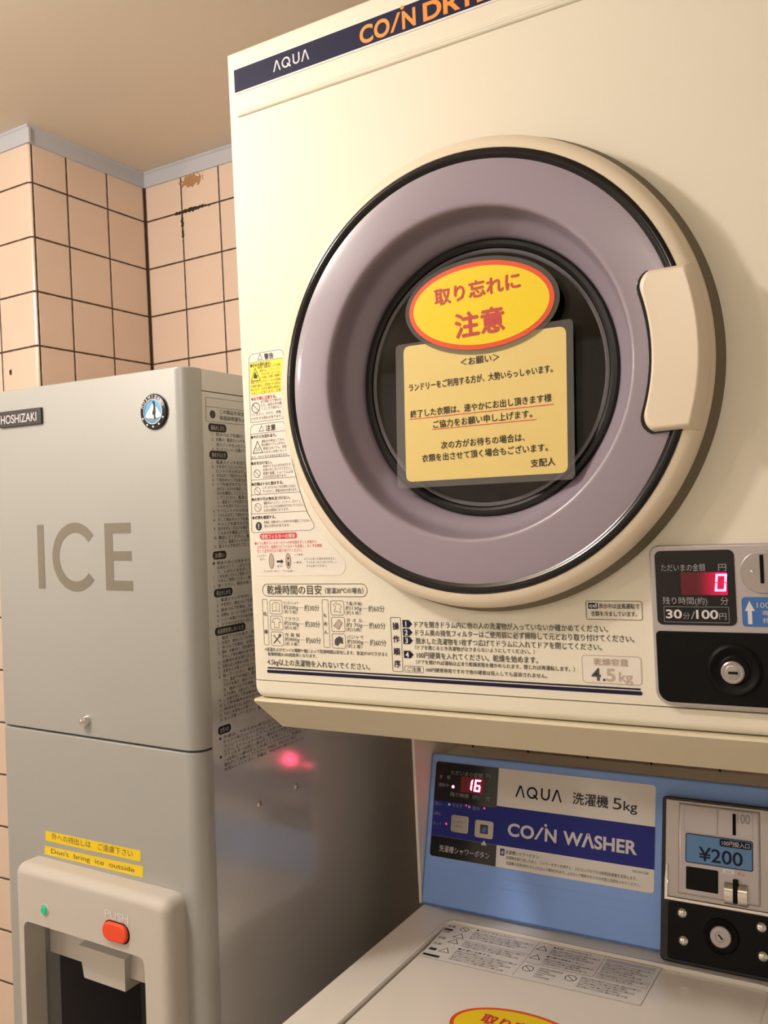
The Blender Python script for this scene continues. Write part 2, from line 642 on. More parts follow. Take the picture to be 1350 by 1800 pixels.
def coin_word(P, x0, x1, z0, h, m, rest, rx0, rx1, lift=0.35):
    """COiN with a slanted stroke and dot for the i, then the second word"""
    w = x1 - x0
    em = h / 0.727
    P.text('C', x0, z0, em, m, x1=x0 + w * .245, bold=.03, lift=lift)
    P.text('O', x0 + w * .265, z0, em, m, x1=x0 + w * .545, bold=.03, lift=lift)
    P.poly([(x0 + w * .552, z0), (x0 + w * .604, z0), (x0 + w * .742, z0 + h), (x0 + w * .690, z0 + h)], m, lift + .03)
    P.circ(x0 + w * .775, z0 + h * 1.20, h * .12, m, lift, n=16)
    P.text('N', x0 + w * .765, z0, em, m, x1=x1, bold=.03, lift=lift)
    P.text(rest, rx0, z0, em, m, x1=rx1, bold=.03, lift=lift)


SEG = {'0': 'abcdef', '1': 'bc', '6': 'acdefg'}


def seven(bm, ch, x0, z0, w, h, t, sh, p0, p1, Y0, T=None):
    """one lit seven-segment digit as thin bars"""
    g = t * .22
    hh = h / 2
    S = {'a': [(t * .6, h - t), (w - t * .6, h - t), (w, h), (0, h)],
         'd': [(0, 0), (w, 0), (w - t * .6, t), (t * .6, t)],
         'g': [(t * .6, hh - t / 2), (w - t * .6, hh - t / 2), (w - t * .6, hh + t / 2), (t * .6, hh + t / 2)],
         'f': [(0, hh + g), (t, hh + g), (t, h - t - g), (0, h - g)],
         'e': [(0, g), (t, t + g), (t, hh - g), (0, hh - g)],
         'b': [(w - t, hh + g), (w, hh + g), (w, h - g), (w - t, h - t - g)],
         'c': [(w - t, t + g), (w, g), (w, hh - g), (w - t, hh - g)]}
    for k in SEG[ch]:
        prism(bm, [(x0 + x + sh * z, z0 + z) for x, z in S[k]], p0, p1, Y0)


def mm(*a):
    return [v / 1000.0 for v in a]


# ------------------------------------------------------------------ the room
WX, WYF, WYB = -1.368, 1.096, 1.385
zph = CAMZ + 0.6446
M['tileback'] = tile_mat('beige_wall_tiles_back', -0.2622, 0.0, zph, 0.10035, xlines=(WX + .0005,),
                         stains=((-1.236, CAMZ + .703, .030, .013, rgb(176, 132, 92), 0.95),
                                 (-1.243, CAMZ + .6446, .052, .0042, rgb(46, 34, 22), 0.95),
                                 (-1.2660, CAMZ + .617, .0035, .034, rgb(46, 34, 22), 0.95)))
M['tileleft'] = tile_mat('beige_wall_tiles_left', WX - .101, 1.1805, zph, 0.10035, ylines=(WYF + .006, WYB - .001),
                         stains=((-1.4463, CAMZ + .3042, .0026, .0042, rgb(52, 30, 18), 1.2),))


def struct(name, bm, m):
    o = add(name, bm, m, smooth=False)
    o['kind'] = 'structure'
    return o


def slab(name, m, *b):
    bm = nb()
    box(bm, *b)
    return struct(name, bm, m)


slab('floor', M['floor'], -2.5, 1.5, -2.2, 1.6, -0.1, 0)
slab('ceiling', M['ceiling'], -2.5, 1.5, -2.2, 1.6, CEIL, CEIL + 0.1)
slab('wall_back', M['tileback'], WX, 1.5, WYB, 1.6, 0, CEIL)
bm = nb()
box(bm, -2.5, WX, WYF, 1.6, 0, CEIL)
bevel(bm, 0.007, 4, sel=lambda e: all(abs(v.co.x - WX) < 1e-4 and abs(v.co.y - WYF) < 1e-4 for v in e.verts))
struct('wall_left', bm, M['tileleft'])
slab('wall_far_left', M['roomwall'], -2.6, -2.5, -2.2, 1.6, 0, CEIL)
slab('wall_right', M['roomwall'], 1.5, 1.6, -2.2, 1.6, 0, CEIL)
slab('wall_front', M['roomwall'], -2.6, 1.6, -2.3, -2.2, 0, CEIL)


def trim(name, pts):
    """grey plastic ceiling cove: path in plan, 31 mm tall, thin lip on top"""
    bm = nb()
    (x0, y0), (x1, y1), (nx, ny) = pts
    prof = [(0, 0), (.004, 0), (.0045, .026), (.008, .029), (.008, .0315), (0, .0315)]
    a = [bm.verts.new((x0 + nx * d, y0 + ny * d, CEIL - .0315 + h)) for d, h in prof]
    b = [bm.verts.new((x1 + nx * d, y1 + ny * d, CEIL - .0315 + h)) for d, h in prof]
    # mitre the ends so that neighbouring lengths meet
    n = len(prof)
    for i in range(n):
        j = (i + 1) % n
        bm.faces.new((a[i], a[j], b[j], b[i]))
    bm.faces.new(a)
    bm.faces.new(list(reversed(b)))
    return bm


struct('trim_1', trim('t', ((-2.5, WYF), (WX + .008, WYF), (0, -1))), M['trim'])
struct('trim_2', trim('t', ((WX, WYF), (WX, WYB), (1, 0))), M['trim'])
struct('trim_3', trim('t', ((WX, WYB), (1.5, WYB), (0, -1))), M['trim'])

# ------------------------------------------------------------------ coin dryer
DX, DY, DZ = -0.622, 0.760, CAMZ - 0.189     # left edge, front plane and bottom of the dryer
DW, DH = 0.580, 0.6995


def fd(u, v, lift):                            # dryer panel mm -> room
    return (DX + u / 1000, DY - lift / 1000, DZ + v / 1000)


def X(u):
    return DX + u / 1000.0


def Z(v):
    return DZ + v / 1000.0


dry = thing('coin_dryer', 'cream coin-operated dryer with large round mauve door, mounted on the shelf above the washer', 'dryer', (DX + DW / 2, DY + .25, DZ))
DCX, DCZ = -0.340, CAMZ + 0.1247
bm = nb()
t = .004
yb = DY + .50
box(bm, X(2), X(2) + t, DY + .02, yb, Z(4), Z(698))
box(bm, X(578) - t, X(578), DY + .02, yb, Z(4), Z(698))
box(bm, X(2) + t, X(578) - t, DY + .02, yb, Z(698) - t, Z(698))
box(bm, X(2) + t, X(578) - t, DY + .02, yb, Z(4), Z(4) + t)
box(bm, X(2) + t, X(578) - t, yb - t, yb, Z(4) + t, Z(698) - t)
add('cabinet', bm, M['cream'], dry, smooth=False)

# front panel with the round door hole
bm = nb()
NSEG = 96
outer, inner = [], []
x0, x1, z0, z1 = X(0), X(580), Z(19.8), Z(699.5)
for i in range(NSEG):
    a = 2 * pi * i / NSEG
    ca, sa = cos(a), sin(a)
    sc = 1e9
    if ca > 1e-9:
        sc = min(sc, (x1 - DCX) / ca)
    if ca < -1e-9:
        sc = min(sc, (x0 - DCX) / ca)
    if sa > 1e-9:
        sc = min(sc, (z1 - DCZ) / sa)
    if sa < -1e-9:
        sc = min(sc, (z0 - DCZ) / sa)
    outer.append([DCX + ca * sc, DCZ + sa * sc])
    inner.append((DCX + .152 * ca, DCZ + .152 * sa))
for (qx, qz) in ((x0, z0), (x1, z0), (x1, z1), (x0, z1)):       # snap the nearest points to the corners
    k = min(range(NSEG), key=lambda i: hypot(outer[i][0] - qx, outer[i][1] - qz))
    outer[k] = [qx, qz]
frame_prism(bm, [tuple(p) for p in outer], inner, -.02, 0.0, DY, bev=0.006, seg=4)
for v in bm.verts:
    if v.co.z < z0 + .0061:
        v.co.z = z0
add('front_panel', bm, M['cream'], dry, angle=25)
bm = nb()
box(bm, X(0), X(580), DY - .0012, DY + .06, Z(0.4), Z(18.8))
bevel(bm, .012, 6, sel=lambda e: all(abs(v.co.z - Z(0.4)) < 1e-6 for v in e.verts) and abs(e.verts[0].co.x - e.verts[1].co.x) < 1e-6)
bevel(bm, .0075, 5, sel=lambda e: all(abs(v.co.y - (DY - .0012)) < 1e-6 for v in e.verts) and len(e.link_faces) == 2 and e.calc_face_angle(0) > 1 and not all(abs(v.co.z - Z(18.8)) < 1e-6 for v in e.verts))
add('bottom_trim', bm, M['cream'], dry)
bm = nb()
prism(bm, rr(X(12.6), X(567), Z(626.0), Z(633.6), .0037, 6), -.001, .0030, DY, bev=.0029, seg=4)
add('panel_bead', bm, M['cream'], dry)
bm = nb()
prism(bm, rr(X(11.3), X(568.7), Z(651.6), Z(678.2), .0005, 2), -.0005, .0008, DY)
ban = add('top_banner', bm, M['plategrey'], dry, label='navy banner strip with a pale border')
P = Print(fd)
P.rect(11.6, 568.4, 653.4, 677.9, 'navy', .9)
lambda_logo(P, 64, 110.3, 660.6, 11.2, 'whiteprint', lift=1.0)
coin_word(P, 171.5, 234.5, 656.6, 17.2, 'orange', 'DRYER', 242.5, 330.0, lift=1.0)
P.build('banner_lettering', ban)

# --- door
bm = nb()
lathe(bm, [(.145, -.001), (.2168, 0.0002), (.2150, .006), (.2105, .0135), (.150, .0135)], DCX, DCZ, DY, 128, close=True)
door = add('door', bm, M['olive'], dry, label='round door with dark olive edge')
bm = nb()
lathe(bm, [(.188, .0135), (.2114, .0130), (.2116, .0175), (.2105, .0225), (.2075, .0268), (.2030, .0290), (.1985, .0298), (.1965, .0285), (.188, .0280)], DCX, DCZ, DY, 128, close=True)
add('door_ring', bm, M['creamdoor'], door, label='cream outer ring')
bm = nb()
lathe(bm, [(.188, .0282), (.1976, .0286), (.1978, .0300), (.1965, .0312), (.1940, .0318), (.1915, .0312), (.1902, .0298), (.188, .0290)], DCX, DCZ, DY, 128, close=True)
add('black_trim_ring', bm, M['blackgloss'], door, label='glossy black trim ring')
bm = nb()
lathe(bm, [(.1904, .0276), (.1898, .0288), (.1885, .0294), (.1800, .0298), (.1700, .0301), (.1600, .0303), (.1530, .0303), (.1505, .0300), (.1488, .0290), (.1478, .0270), (.1470, .0235), (.1456, .0140), (.1440, .0080), (.1410, .0040), (.1365, .0000), (.1315, -.0050), (.1290, -.0090), (.1287, -.0200), (.150, -.0180), (.150, .0140), (.188, .0180)], DCX, DCZ, DY, 144, close=True)
add('tinted_ring', bm, M['mauve'], door, label='mauve tinted plastic dish')
bm = nb()
lathe(bm, [(.1290, -.0200), (.1286, -.0088), (.1268, -.0068), (.1233, -.0062), (.1208, -.0076), (.1198, -.0115)], DCX, DCZ, DY, 128, close=True)
add('window_gasket', bm, M['rubber'], door, label='black rubber window seal')
bm = nb()
lathe(bm, [(.1199, -.0120), (.1197, -.0090), (.1175, -.0082), (.1160, -.0092), (.1157, -.0122)], DCX, DCZ, DY, 128, close=True)
add('window_rim', bm, M['greyrim'], door, label='thin grey rim')
bm = nb()
lathe(bm, [(0, -.0070), (.04, -.0072), (.08, -.0080), (.1158, -.0094), (.1158, -.0124), (.08, -.0112), (.04, -.0105), (0, -.0102)], DCX, DCZ, DY, 96)
add('window_glass', bm, M['glass'], door)
bm = nb()
lathe(bm, [(.124, -.021), (.124, -.05), (.19, -.06), (.19, -.40), (.15, -.42), (0, -.42), (0, -.425), (.152, -.425), (.195, -.402), (.195, -.055), (.129, -.045), (.129, -.021)], DCX, DCZ, DY, 96)
add('drum', bm, M['drum'], dry)


def polar(pts):
    return [(DCX + r * cos(a), DCZ + r * sin(a)) for r, a in pts]


def handle_outline(r0, r1, a0, a1, rc, n=12):
    """block bounded by two arcs round the door centre and two straight ends, inner corners rounded"""
    pts = []
    for i in range(n + 1):
        a = a0 + (a1 - a0) * i / n
        pts.append((r1, a))
    zt, zb = r1 * sin(a1), r1 * sin(a0)
    out = polar(pts)
    # top end, inner rounded corner, inner arc, bottom rounded corner
    ta, tb = math.asin(min(1, (zt - .0040) / r0)), math.asin(max(-1, (zb + .0040) / r0))
    q = []
    for i in range(7):
        f = i / 6
        a = ta - (rc / r0) * (1 - cos(f * pi / 2)) * 1.0
        r = r0 + rc * (1 - sin(f * pi / 2))
        q.append((r, a))
    for i in range(1, n):
        q.append((r0 - .0025 * sin(pi * i / n) * 0, ta - rc / r0 + (tb + rc / r0 - ta + rc / r0) * i / n))
    for i in range(7):
        f = i / 6
        a = tb + (rc / r0) * (1 - sin(f * pi / 2))
        r = r0 + rc * (1 - cos(f * pi / 2))
        q.append((r, a))
    return out + polar(q)


bm = nb()
A0, A1 = radians(-18.9), radians(17.6)
o1 = handle_outline(.1628, .1985, A0 - .016, A1 + .010, .013)
prism(bm, o1, .0285, .0322, DY, bev=.001, seg=2)
add('handle_recess', bm, M['blackgloss'], door, label='black edging around the handle')
lv = [(.166, .2112, 0.0, .0150), (.166, .2098, 0.0, .0250), (.166, .2072, .002, .0315), (.1663, .2052, .004, .0350), (.1672, .2035, .008, .0372), (.1690, .2018, .016, .0383)]
bm = nb()
rings = []
for r0, r1, da, p in lv:
    rings.append([bm.verts.new((x, DY - p, z)) for x, z in handle_outline(r0, r1, A0 + da, A1 - da, .012)])
for a, b in zip(rings, rings[1:]):
    for i in range(len(a)):
        j = (i + 1) % len(a)
        bm.faces.new((a[i], a[j], b[j], b[i]))
bm.faces.new(list(reversed(rings[0])))
bm.faces.new(rings[-1])
add('handle', bm, M['creamdoor'], door, label='cream pull handle block', angle=60)

# --- warning sticker on the left
P = Print(fd)
P.poly([(9.5, 131.5), (119, 131.5), (122, 134), (125, 139), (125.6, 144), (122, 149.5), (106, 166), (92.5, 181), (80, 198), (69.5, 228), (60.5, 277), (57, 300), (58, 330), (61.5, 363), (60.5, 369.5), (56, 372), (17, 371.5), (13.2, 367), (12.9, 361)], 'sticker', .25)
P.stroke([(12.0, 297), (55.0, 297), (56, 300), (56.5, 325), (59.8, 362), (59.2, 367.5), (55.5, 370.2), (17, 370), (13.6, 366), (12.2, 330)], .45, 'inkgrey', .4)
P.poly([(13.5, 326), (56.2, 325.5), (59.2, 361), (14.2, 361)], 'yellow', .35)
P.stroke([(14.0, 361), (59, 361)], .4, 'inkgrey', .45, closed=False)
P.tri_icon(25.5, 32, 362.8, 369, 'inkgrey', .5, .45)
P.text('警告', 34.5, 362.8, 6.6, 'ink', x1=46.5, bold=.02, lift=.45)
P.text('●引火の恐れあり。', 15, 356.2, 4.2, 'ink', x1=43, bold=.02, lift=.45)
P.tri_icon(15.5, 27.5, 341.2, 354.5, 'ink', .7, .45)
P.poly([(19.5, 343.5), (23.5, 343.5), (24.2, 346.5), (22.6, 347.5), (21.8, 351), (19.6, 348), (18.9, 345.5)], 'ink', .45)
for tx, a, b, z in (('機械油、動植物油、ドライ溶剤、', 25.0, 55.8, 353.8), ('美容オイル、ベンジン、シンナー、', 27.5, 55.5, 350.1), ('アルコールや、ガソリンなど', 29.0, 55.2, 346.4), ('の付着した衣類は、乾燥機で', 30.0, 55.0, 342.8), ('乾燥させないでください。これらは洗濯後', 15.0, 54.8, 338.6), ('も熱風で酸化し、自然発火する恐れが', 14.8, 54.4, 334.6), ('あります。火災や爆発の原因に', 14.6, 54.2, 330.8), ('なることがあります。注意', 14.4, 54.0, 327.1)):
    P.text(tx, a, z - .4, 3.2, 'inkgrey', x1=b, lift=.45)
P.text('●お子様に注意する。', 14.3, 320.3, 4.2, 'inkred', x1=48, bold=.02, lift=.45)
P.no_icon(19.9, 312.2, 5.3, 'ink', .75, .45)
for tx, a, b, z in (('お子様だけで使わせ', 27, 54, 317.2), ('たり、幼児の手の届', 27, 54.2, 313.3), ('くところで使わない', 28, 54.3, 309.5), ('でください。やけど、感電、', 13.2, 54.3, 304.2), ('けがをする恐れがあります。', 13.4, 54.3, 299.8)):
    P.text(tx, a, z - .6, 3.6, 'inkgrey', x1=b, lift=.45)
P.stroke([(9.2, 188), (86.5, 188), (90.0, 184.2), (88.5, 180), (84, 177.6), (9.5, 177.6), (6.8, 180)], .01, 'inkgrey', .3)
P.stroke([(6.4, 181), (8.5, 178.4), (84.5, 178.6), (88.6, 181), (88.8, 184.5), (81.5, 196), (73.5, 218), (66, 246), (57.2, 291), (54.5, 294.2), (15, 294.3), (11.6, 291)], .45, 'inkgrey', .4)
P.tri_icon(23, 29.5, 286.6, 292.4, 'inkgrey', .5, .45)
P.text('注意', 32, 286.6, 7, 'ink', x1=45, bold=.02, lift=.45)
for z, b in ((284.4, 58.2), (257.6, 63), (235.0, 69), (219.0, 73.6), (198.6, 80.5)):
    P.stroke([(11.6 - (290 - z) * .052, z), (b, z)], .4, 'inkgrey', .45, closed=False)
P.text('●やけどの恐れあり。', 11.6, 279.4, 4.2, 'ink', x1=46, bold=.01, lift=.45)
P.tri_icon(13.5, 26.5, 263.6, 276.2, 'ink', .7, .45)
for k in range(3):
    P.stroke([(18 + k * 1.8, 265.5), (18.8 + k * 1.8, 267), (18 + k * 1.8, 268.5), (18.8 + k * 1.8, 270)], .4, 'inkgrey', .45, closed=False)
for tx, a, b, z in (('運転中や停止してから', 25.5, 55.5, 275.3), ('数分間はドアにふれない', 25.5, 56.5, 271.5), ('高温になるドラム、衣類', 27.5, 58, 267.5), ('のボタンが熱くなって', 28.0, 58.5, 263.5), ('おり、やけどをする恐れがあります。', 11, 60, 259.0)):
    P.text(tx, a, z - 1, 3.4, 'inkgrey', x1=b, lift=.45)
P.text('●水をかけない。', 10.2, 251.2, 4.2, 'ink', x1=38, bold=.01, lift=.45)
P.no_icon(17.5, 241.6, 4.2, 'inkgrey', .55, .45)
for tx, a, b, z in (('本体やドラムに水をかけたり', 26, 62.5, 248.6), ('水洗いをしないでください。', 25.8, 63.4, 244.8), ('感電や漏電、ショートによる', 25.6, 65, 240.9), ('火災の恐れがあります。', 25.4, 57, 237.2)):
    P.text(tx, a, z - 1.2, 3.5, 'inkgrey', x1=b, lift=.45)
P.text('●衣類は十分に脱水する。', 9.4, 228.8, 4.0, 'ink', x1=52, bold=.01, lift=.45)
P.no_icon(17, 222.8, 4.0, 'inkgrey', .5, .45)
for tx, a, b, z in (('しずくがたれるような衣類を入れない', 24.5, 68, 225.6), ('でください。感電の恐れがあります。', 24.3, 70, 221.6)):
    P.text(tx, a, z - 1.0, 3.4, 'inkgrey', x1=b, lift=.45)
P.text('●火気や引火物を近づけない。', 8.8, 212.5, 4.0, 'ink', x1=60, bold=.01, lift=.45)
P.no_icon(16.6, 205.2, 4.4, 'inkgrey', .5, .45)
for tx, a, b, z in (('運転中はベンジン、シンナー、ガソリン、', 24.5, 74, 209), ('スプレーなどの引火物を近づけないでください。', 24.3, 77, 205), ('火災の原因になります。', 24.1, 58, 201.2)):
    P.text(tx, a, z - .8, 3.4, 'inkgrey', x1=b, lift=.45)
P.text('●衣類を確認する。', 8.4, 192.8, 4.0, 'ink', x1=40, bold=.01, lift=.45)
P.excl_icon(16.6, 185.0, 4.2, 4.6, 'ink', 'sticker', .45)
for tx, a, b, z in (('乾燥前、衣類のポケットの中や汚れを確認してください。', 24, 84, 188.4), ('発火の恐れがあります。', 23.9, 58, 184.4)):
    P.text(tx, a, z - .8, 3.4, 'inkgrey', x1=b, lift=.45)
P.rect(17.5, 66.5, 170.6, 177.0, 'inkred', .42, r=2.6)
P.text('排気フィルターの掃除', 19.8, 171.6, 5.0, 'sticker', x1=64, bold=.02, lift=.55)
for tx, a, b, z in (('●ドラム奥のフィルターカバーの中央部を引くと本体から', 10, 91, 165.2), ('はずせます。乾燥のつどフィルターを洗浄し、糸くずを掃除', 13.2, 97.5, 161.0), ('をして必ず元どおり取り付けてください。', 13.0, 72.5, 156.8)):
    P.text(tx, a, z, 3.9, 'inkred', x1=b, lift=.45)
for k, cx in enumerate((31.5, 53.8)):
    P.circ(cx, 147.2, 3.2, 'inkfade', .4, rz=8.0)
    P.ring(cx, 147.2, 3.2, .5, 'inkgrey', .45, rz=8.0)
P.rect(52.6, 55, 142, 146, 'inkgrey', .45)
P.rect(52.6, 55, 149, 151, 'inkgrey', .45)
P.poly([(38.5, 145.6), (44.5, 145.6), (44.5, 144.0), (47.5, 146.7), (44.5, 149.4), (44.5, 147.8), (38.5, 147.8)], 'ink', .45)
for tx, a, b, z in (('フィルター', 12.5, 25, 152), ('カバー', 16, 24, 148.4), ('はずす', 39, 46, 140.6), ('フィルターカバー', 21, 42, 135.4), ('フィルター', 46.5, 61, 135.4), ('―つまみ', 61.5, 73, 152.4), ('―あみ', 60.5, 71, 144.4), ('※フィルターにあみがかかると、', 74.5, 114, 147.8), ('フィルターカバーのツメでしっ', 77, 114.5, 144.1), ('かり止めてください。', 77, 102.5, 140.4)):
    P.text(tx, a, z, 3.0, 'inkgrey', x1=b, lift=.45)
P.build('warning_label', dry, label='off-white warning sticker with a yellow fire block')

# --- drying times, printed on the panel
P = Print(fd)
P.stroke(rr(17.6, 149.4, 109.8, 122.8, 6.3, 6), .6, 'inkgrey', .25)
P.text('乾燥時間の目安', 23.6, 112.7, 10.6, 'inkgrey', x1=94.4, bold=.008)
P.text('（室温20℃の場合）', 98.5, 113.6, 6.2, 'inkgrey', x1=145, bold=.01)
P.stroke(rr(16.6, 23.0, 57.6, 106.4, .8, 2), .4, 'inkgrey', .25)
P.stroke(rr(94.2, 101.6, 57.6, 106.4, .8, 2), .4, 'inkgrey', .25)
for tx, x, z in (('化', 17.4, 89), ('繊', 17.4, 70), ('も', 95.4, 88.5), ('め', 95.4, 80), ('ん', 95.4, 71.5)):
    P.text(tx, x, z, 4.8, 'inkgrey', bold=.01)
rows = ((('カッターシャツ', '約200g', '（約５枚）', '約30分'), ('下着(半袖)', '約130g', '（約６枚）', '約60分')),
        (('ブラウス', '約200g', '（約６枚）', '約30分'), ('タ オ ル', '約 70g', '（約15枚）', '約60分')),
        (('作 業 服', '約800g', '（約３着）', '約60分'), ('パジャマ', '約500g', '（約１着）', '約60分')))
for r, pair in enumerate(rows):
    zt = 105.6 - r * 16.9
    for c, (a, b, cc, d) in enumerate(pair):
        x = 26.3 + c * 78.4
        P.stroke(rr(x, x + 16.2, zt - 14.6, zt, 2, 3), .45, 'inkgrey', .25)
        mx, mz = x + 8.1, zt - 7.3
        if (r, c) == (0, 0):      # jacket
            P.stroke([(mx - 4.5, mz - 5), (mx - 4.8, mz + 3), (mx - 2, mz + 5), (mx + 2, mz + 5), (mx + 4.8, mz + 3), (mx + 4.5, mz - 5), (mx + 2.6, mz - 4), (mx - 2.6, mz - 4)], .4, 'inkgrey', .25)
            P.stroke([(mx, mz + 5), (mx, mz - 4)], .3, 'inkgrey', .25, closed=False)
        elif (r, c) == (1, 0):    # blouse
            P.stroke([(mx - 3, mz - 5), (mx - 3, mz + 1), (mx - 6, mz + .5), (mx - 4, mz + 4.5), (mx - 1.5, mz + 5), (mx + 1.5, mz + 5), (mx + 4, mz + 4.5), (mx + 6, mz + .5), (mx + 3, mz + 1), (mx + 3, mz - 5)], .4, 'inkgrey', .25)
        elif (r, c) == (2, 0):    # crossed work clothes
            P.stroke([(mx - 5, mz - 5), (mx + 5, mz + 5)], 1.3, 'inkgrey', .25, closed=False)
            P.stroke([(mx - 5, mz + 4), (mx + 4, mz - 5)], 1.0, 'inkgrey', .27, closed=False)
            P.circ(mx + 3.6, mz + 3.6, 1.8, 'inkgrey', .28, n=10)
        elif (r, c) == (0, 1):    # vest
            P.stroke([(mx - 4, mz - 4), (mx - 2, mz + 1), (mx - 4.5, mz + 3), (mx - 1.5, mz + 5.5), (mx + .5, mz + 3.4), (mx + 3, mz + 4), (mx + 5, mz + 1), (mx + 3, mz - 1), (mx + 4, mz - 5), (mx, mz - 3.6)], .4, 'inkgrey', .25)
        elif (r, c) == (1, 1):    # folded towel
            P.poly([(mx - 5.5, mz - 1.5), (mx + .5, mz - 5), (mx + 5.5, mz + 1.5), (mx + 1, mz + 5)], 'inkfade', .23)
            P.stroke([(mx - 5.5, mz - 1.5), (mx + .5, mz - 5), (mx + 5.5, mz + 1.5), (mx + 1, mz + 5)], .5, 'inkgrey', .25)
        else:                     # pyjamas
            P.poly([(mx - 5, mz - 4), (mx - 1, mz - 5), (mx + 1, mz - 2), (mx + 5, mz - 3), (mx + 5, mz + 3), (mx + 1, mz + 5), (mx - 3, mz + 3), (mx - 5, mz + 1)], 'inkgrey', .23)
        tx0 = x + 18.4
        P.text(a, tx0, zt - 4.4, 4.4, 'inkgrey', x1=tx0 + 19.5, lift=.3)
        P.text(b, tx0 - .3, zt - 9.2, 4.9, 'inkgrey', x1=tx0 + 19, lift=.3)
        P.text(cc, tx0 - .6, zt - 13.8, 4.4, 'inkgrey', x1=tx0 + 17.5, lift=.3)
        P.stroke([(tx0 + 20, zt - 7.6), (tx0 + 26, zt - 7.6)], .3, 'inkgrey', .25, closed=False)
        P.text(d, tx0 + 26.8, zt - 10.4, 7.2, 'inkgrey', x1=tx0 + 45.8, lift=.3)
P.text('※室温およびセンイの種類や量によって乾燥時間は変化します。室温が10℃下がると', 17.2, 51.4, 4.2, 'inkgrey', x1=170, bold=.006)
P.text('乾燥時間は10%程度長くなります。', 20.8, 46.4, 4.2, 'inkgrey', x1=84.5, bold=.006)
P.text('4.5kg以上の洗濯物を入れないでください。', 19.8, 36.9, 7.4, 'inkgrey', x1=148.5, bold=.006)
P.build('drying_time_print', dry)

# --- operating steps
P = Print(fd)
P.stroke(rr(175.0, 186.4, 36.6, 89.6, 1.2, 3), .5, 'inkgrey', .25)
for tx, z in (('操', 78.4), ('作', 65.6), ('順', 53.4), ('序', 41.4)):
    P.text(tx, 180.6, z, 7.6, 'navy', bold=.02, align='C')
for n_, z in (('1', 80.2), ('2', 71.9), ('3', 63.9), ('4', 50.2)):
    P.poly([(188.4, z), (195.5, z), (199.3, z + 3.6), (195.5, z + 7.2), (188.4, z + 7.2)], 'navy', .25)
    P.text(n_, 192.2, z + 1.0, 7.0, 'sticker', bold=.03, align='C')
for tx, a, b, z, h in (('ドアを開きドラム内に他の人の洗濯物が入っていないか確かめてください。', 202, 391.7, 80.9, 6.6),
                       ('ドラム奥の排気フィルターはご使用前に必ず掃除して元どおり取り付けてください。', 202.4, 413.8, 72.9, 6.6),
                       ('脱水した洗濯物を1枚ずつ広げてドラムに入れてドアを閉じてください。', 202.2, 385.4, 65.0, 6.6),
                       ('（ドアを閉じるとき洗濯物がはさまらないようにしてください。）', 201.2, 323.6, 59.4, 4.5),
                       ('100円硬貨を入れてください。乾燥を始めます。', 202.8, 326.6, 51.2, 6.8),
                       ('（ドアを開ければ運転は止まり乾燥状態を確かめられます。閉じれば再運転します。）', 201.6, 360.2, 45.4, 4.5),
                       ('100円硬貨専用ですので他の硬貨は投入しても返却されません。', 212, 334.5, 38.2, 4.5)):
    P.text(tx, a, z, h, 'inkgrey', x1=b, bold=.008)
P.stroke(rr(188.6, 209.2, 36.6, 42.6, .8, 2), .4, 'inkgrey', .25)
P.text('ご注意', 191.5, 38.0, 4.6, 'inkgrey', x1=206.4, bold=.01)
P.stroke([(19.6, 33.1), (417.2, 32.7)], 1.5, 'navy', .25, closed=False)
P.poly(rr(18.6, 418.6, 27.6, 31.0, 1.6, 4), 'navy', .25)
P.stroke(rr(373.2, 421.8, 91.4, 107.4, 1.8, 4), .5, 'inkgrey', .25)
P.rect(375.2, 383.8, 100.6, 105.8, 'navy', .25)
P.text('cd', 376.2, 101.8, 5.2, 'sticker', x1=382.8, bold=.02)
P.text('表示中は送風運転で', 384.6, 101.2, 4.9, 'inkgrey', x1=419.4, bold=.01)
P.text('衣類を冷ましています。', 377.4, 94.6, 4.9, 'inkgrey', x1=417.2, bold=.008)
P.rect(367.4, 418.6, 36.2, 60.0, 'sticker', .22, r=3)
P.stroke(rr(367.4, 418.6, 36.2, 60.0, 3, 4), .7, 'inkfade', .28)
P.text('乾燥容量', 377.8, 52.2, 6.6, 'inkfade', x1=407.7, bold=.03, lift=.4)
P.text('4', 375.2, 38.4, 15.2, 'inkgrey', x1=383.6, bold=.02, lift=.4)
P.text('.', 385.2, 38.4, 15.2, 'inkgrey', bold=.02, lift=.4)
P.text('5', 388.2, 38.4, 15.2, 'inkfade', x1=396.2, bold=.03, lift=.4)
P.text('kg', 399.2, 38.6, 11.5, 'inkfade', x1=411.2, bold=.02, lift=.4)
P.build('operating_steps_print', dry)


# --- coin box of the dryer
def fc(u, v, lift):
    return (X(u), DY - .0085 - lift / 1000, Z(v))


CB = .0085
bm = nb()
prism(bm, rr(X(431.6), X(568), Z(22.9), Z(154.4), (.012, .012, .0075, .0075), 8), -.001, CB, DY, bev=.0016, seg=3)
cbx = add('coin_box', bm, M['bezel'], dry, label='silver coin box')
bm = nb()
prism(bm, rr(X(436.3), X(498.4), Z(89.2), Z(150.0), .0048, 6), CB - .001, CB + .0004, DY)
dsp = add('display_window', bm, M['blackgloss'], cbx, label='black display window')
P = Print(lambda u, v, l: fc(u, v, l + .4))
P.text('ただいまの金額', 441.2, 133.6, 6.6, 'greyprint', x1=476.2)
P.text('円', 486.2, 133.6, 6.6, 'greyprint', x1=492.2)
P.build('amount_print', dsp)
P = Print(lambda u, v, l: fc(u, v, l + .4))
P.text('残り時間(約)', 441.2, 106.6, 6.6, 'greyprint', x1=476.6)
P.text('分', 486.6, 106.6, 6.8, 'greyprint', x1=492.7)
P.stroke(rr(442.0, 492.6, 91.6, 104.2, .2, 1), .35, 'greyprint', .2)
P.text('30', 443.4, 94.8, 9.8, 'whiteprint', x1=456.2, bold=.02)
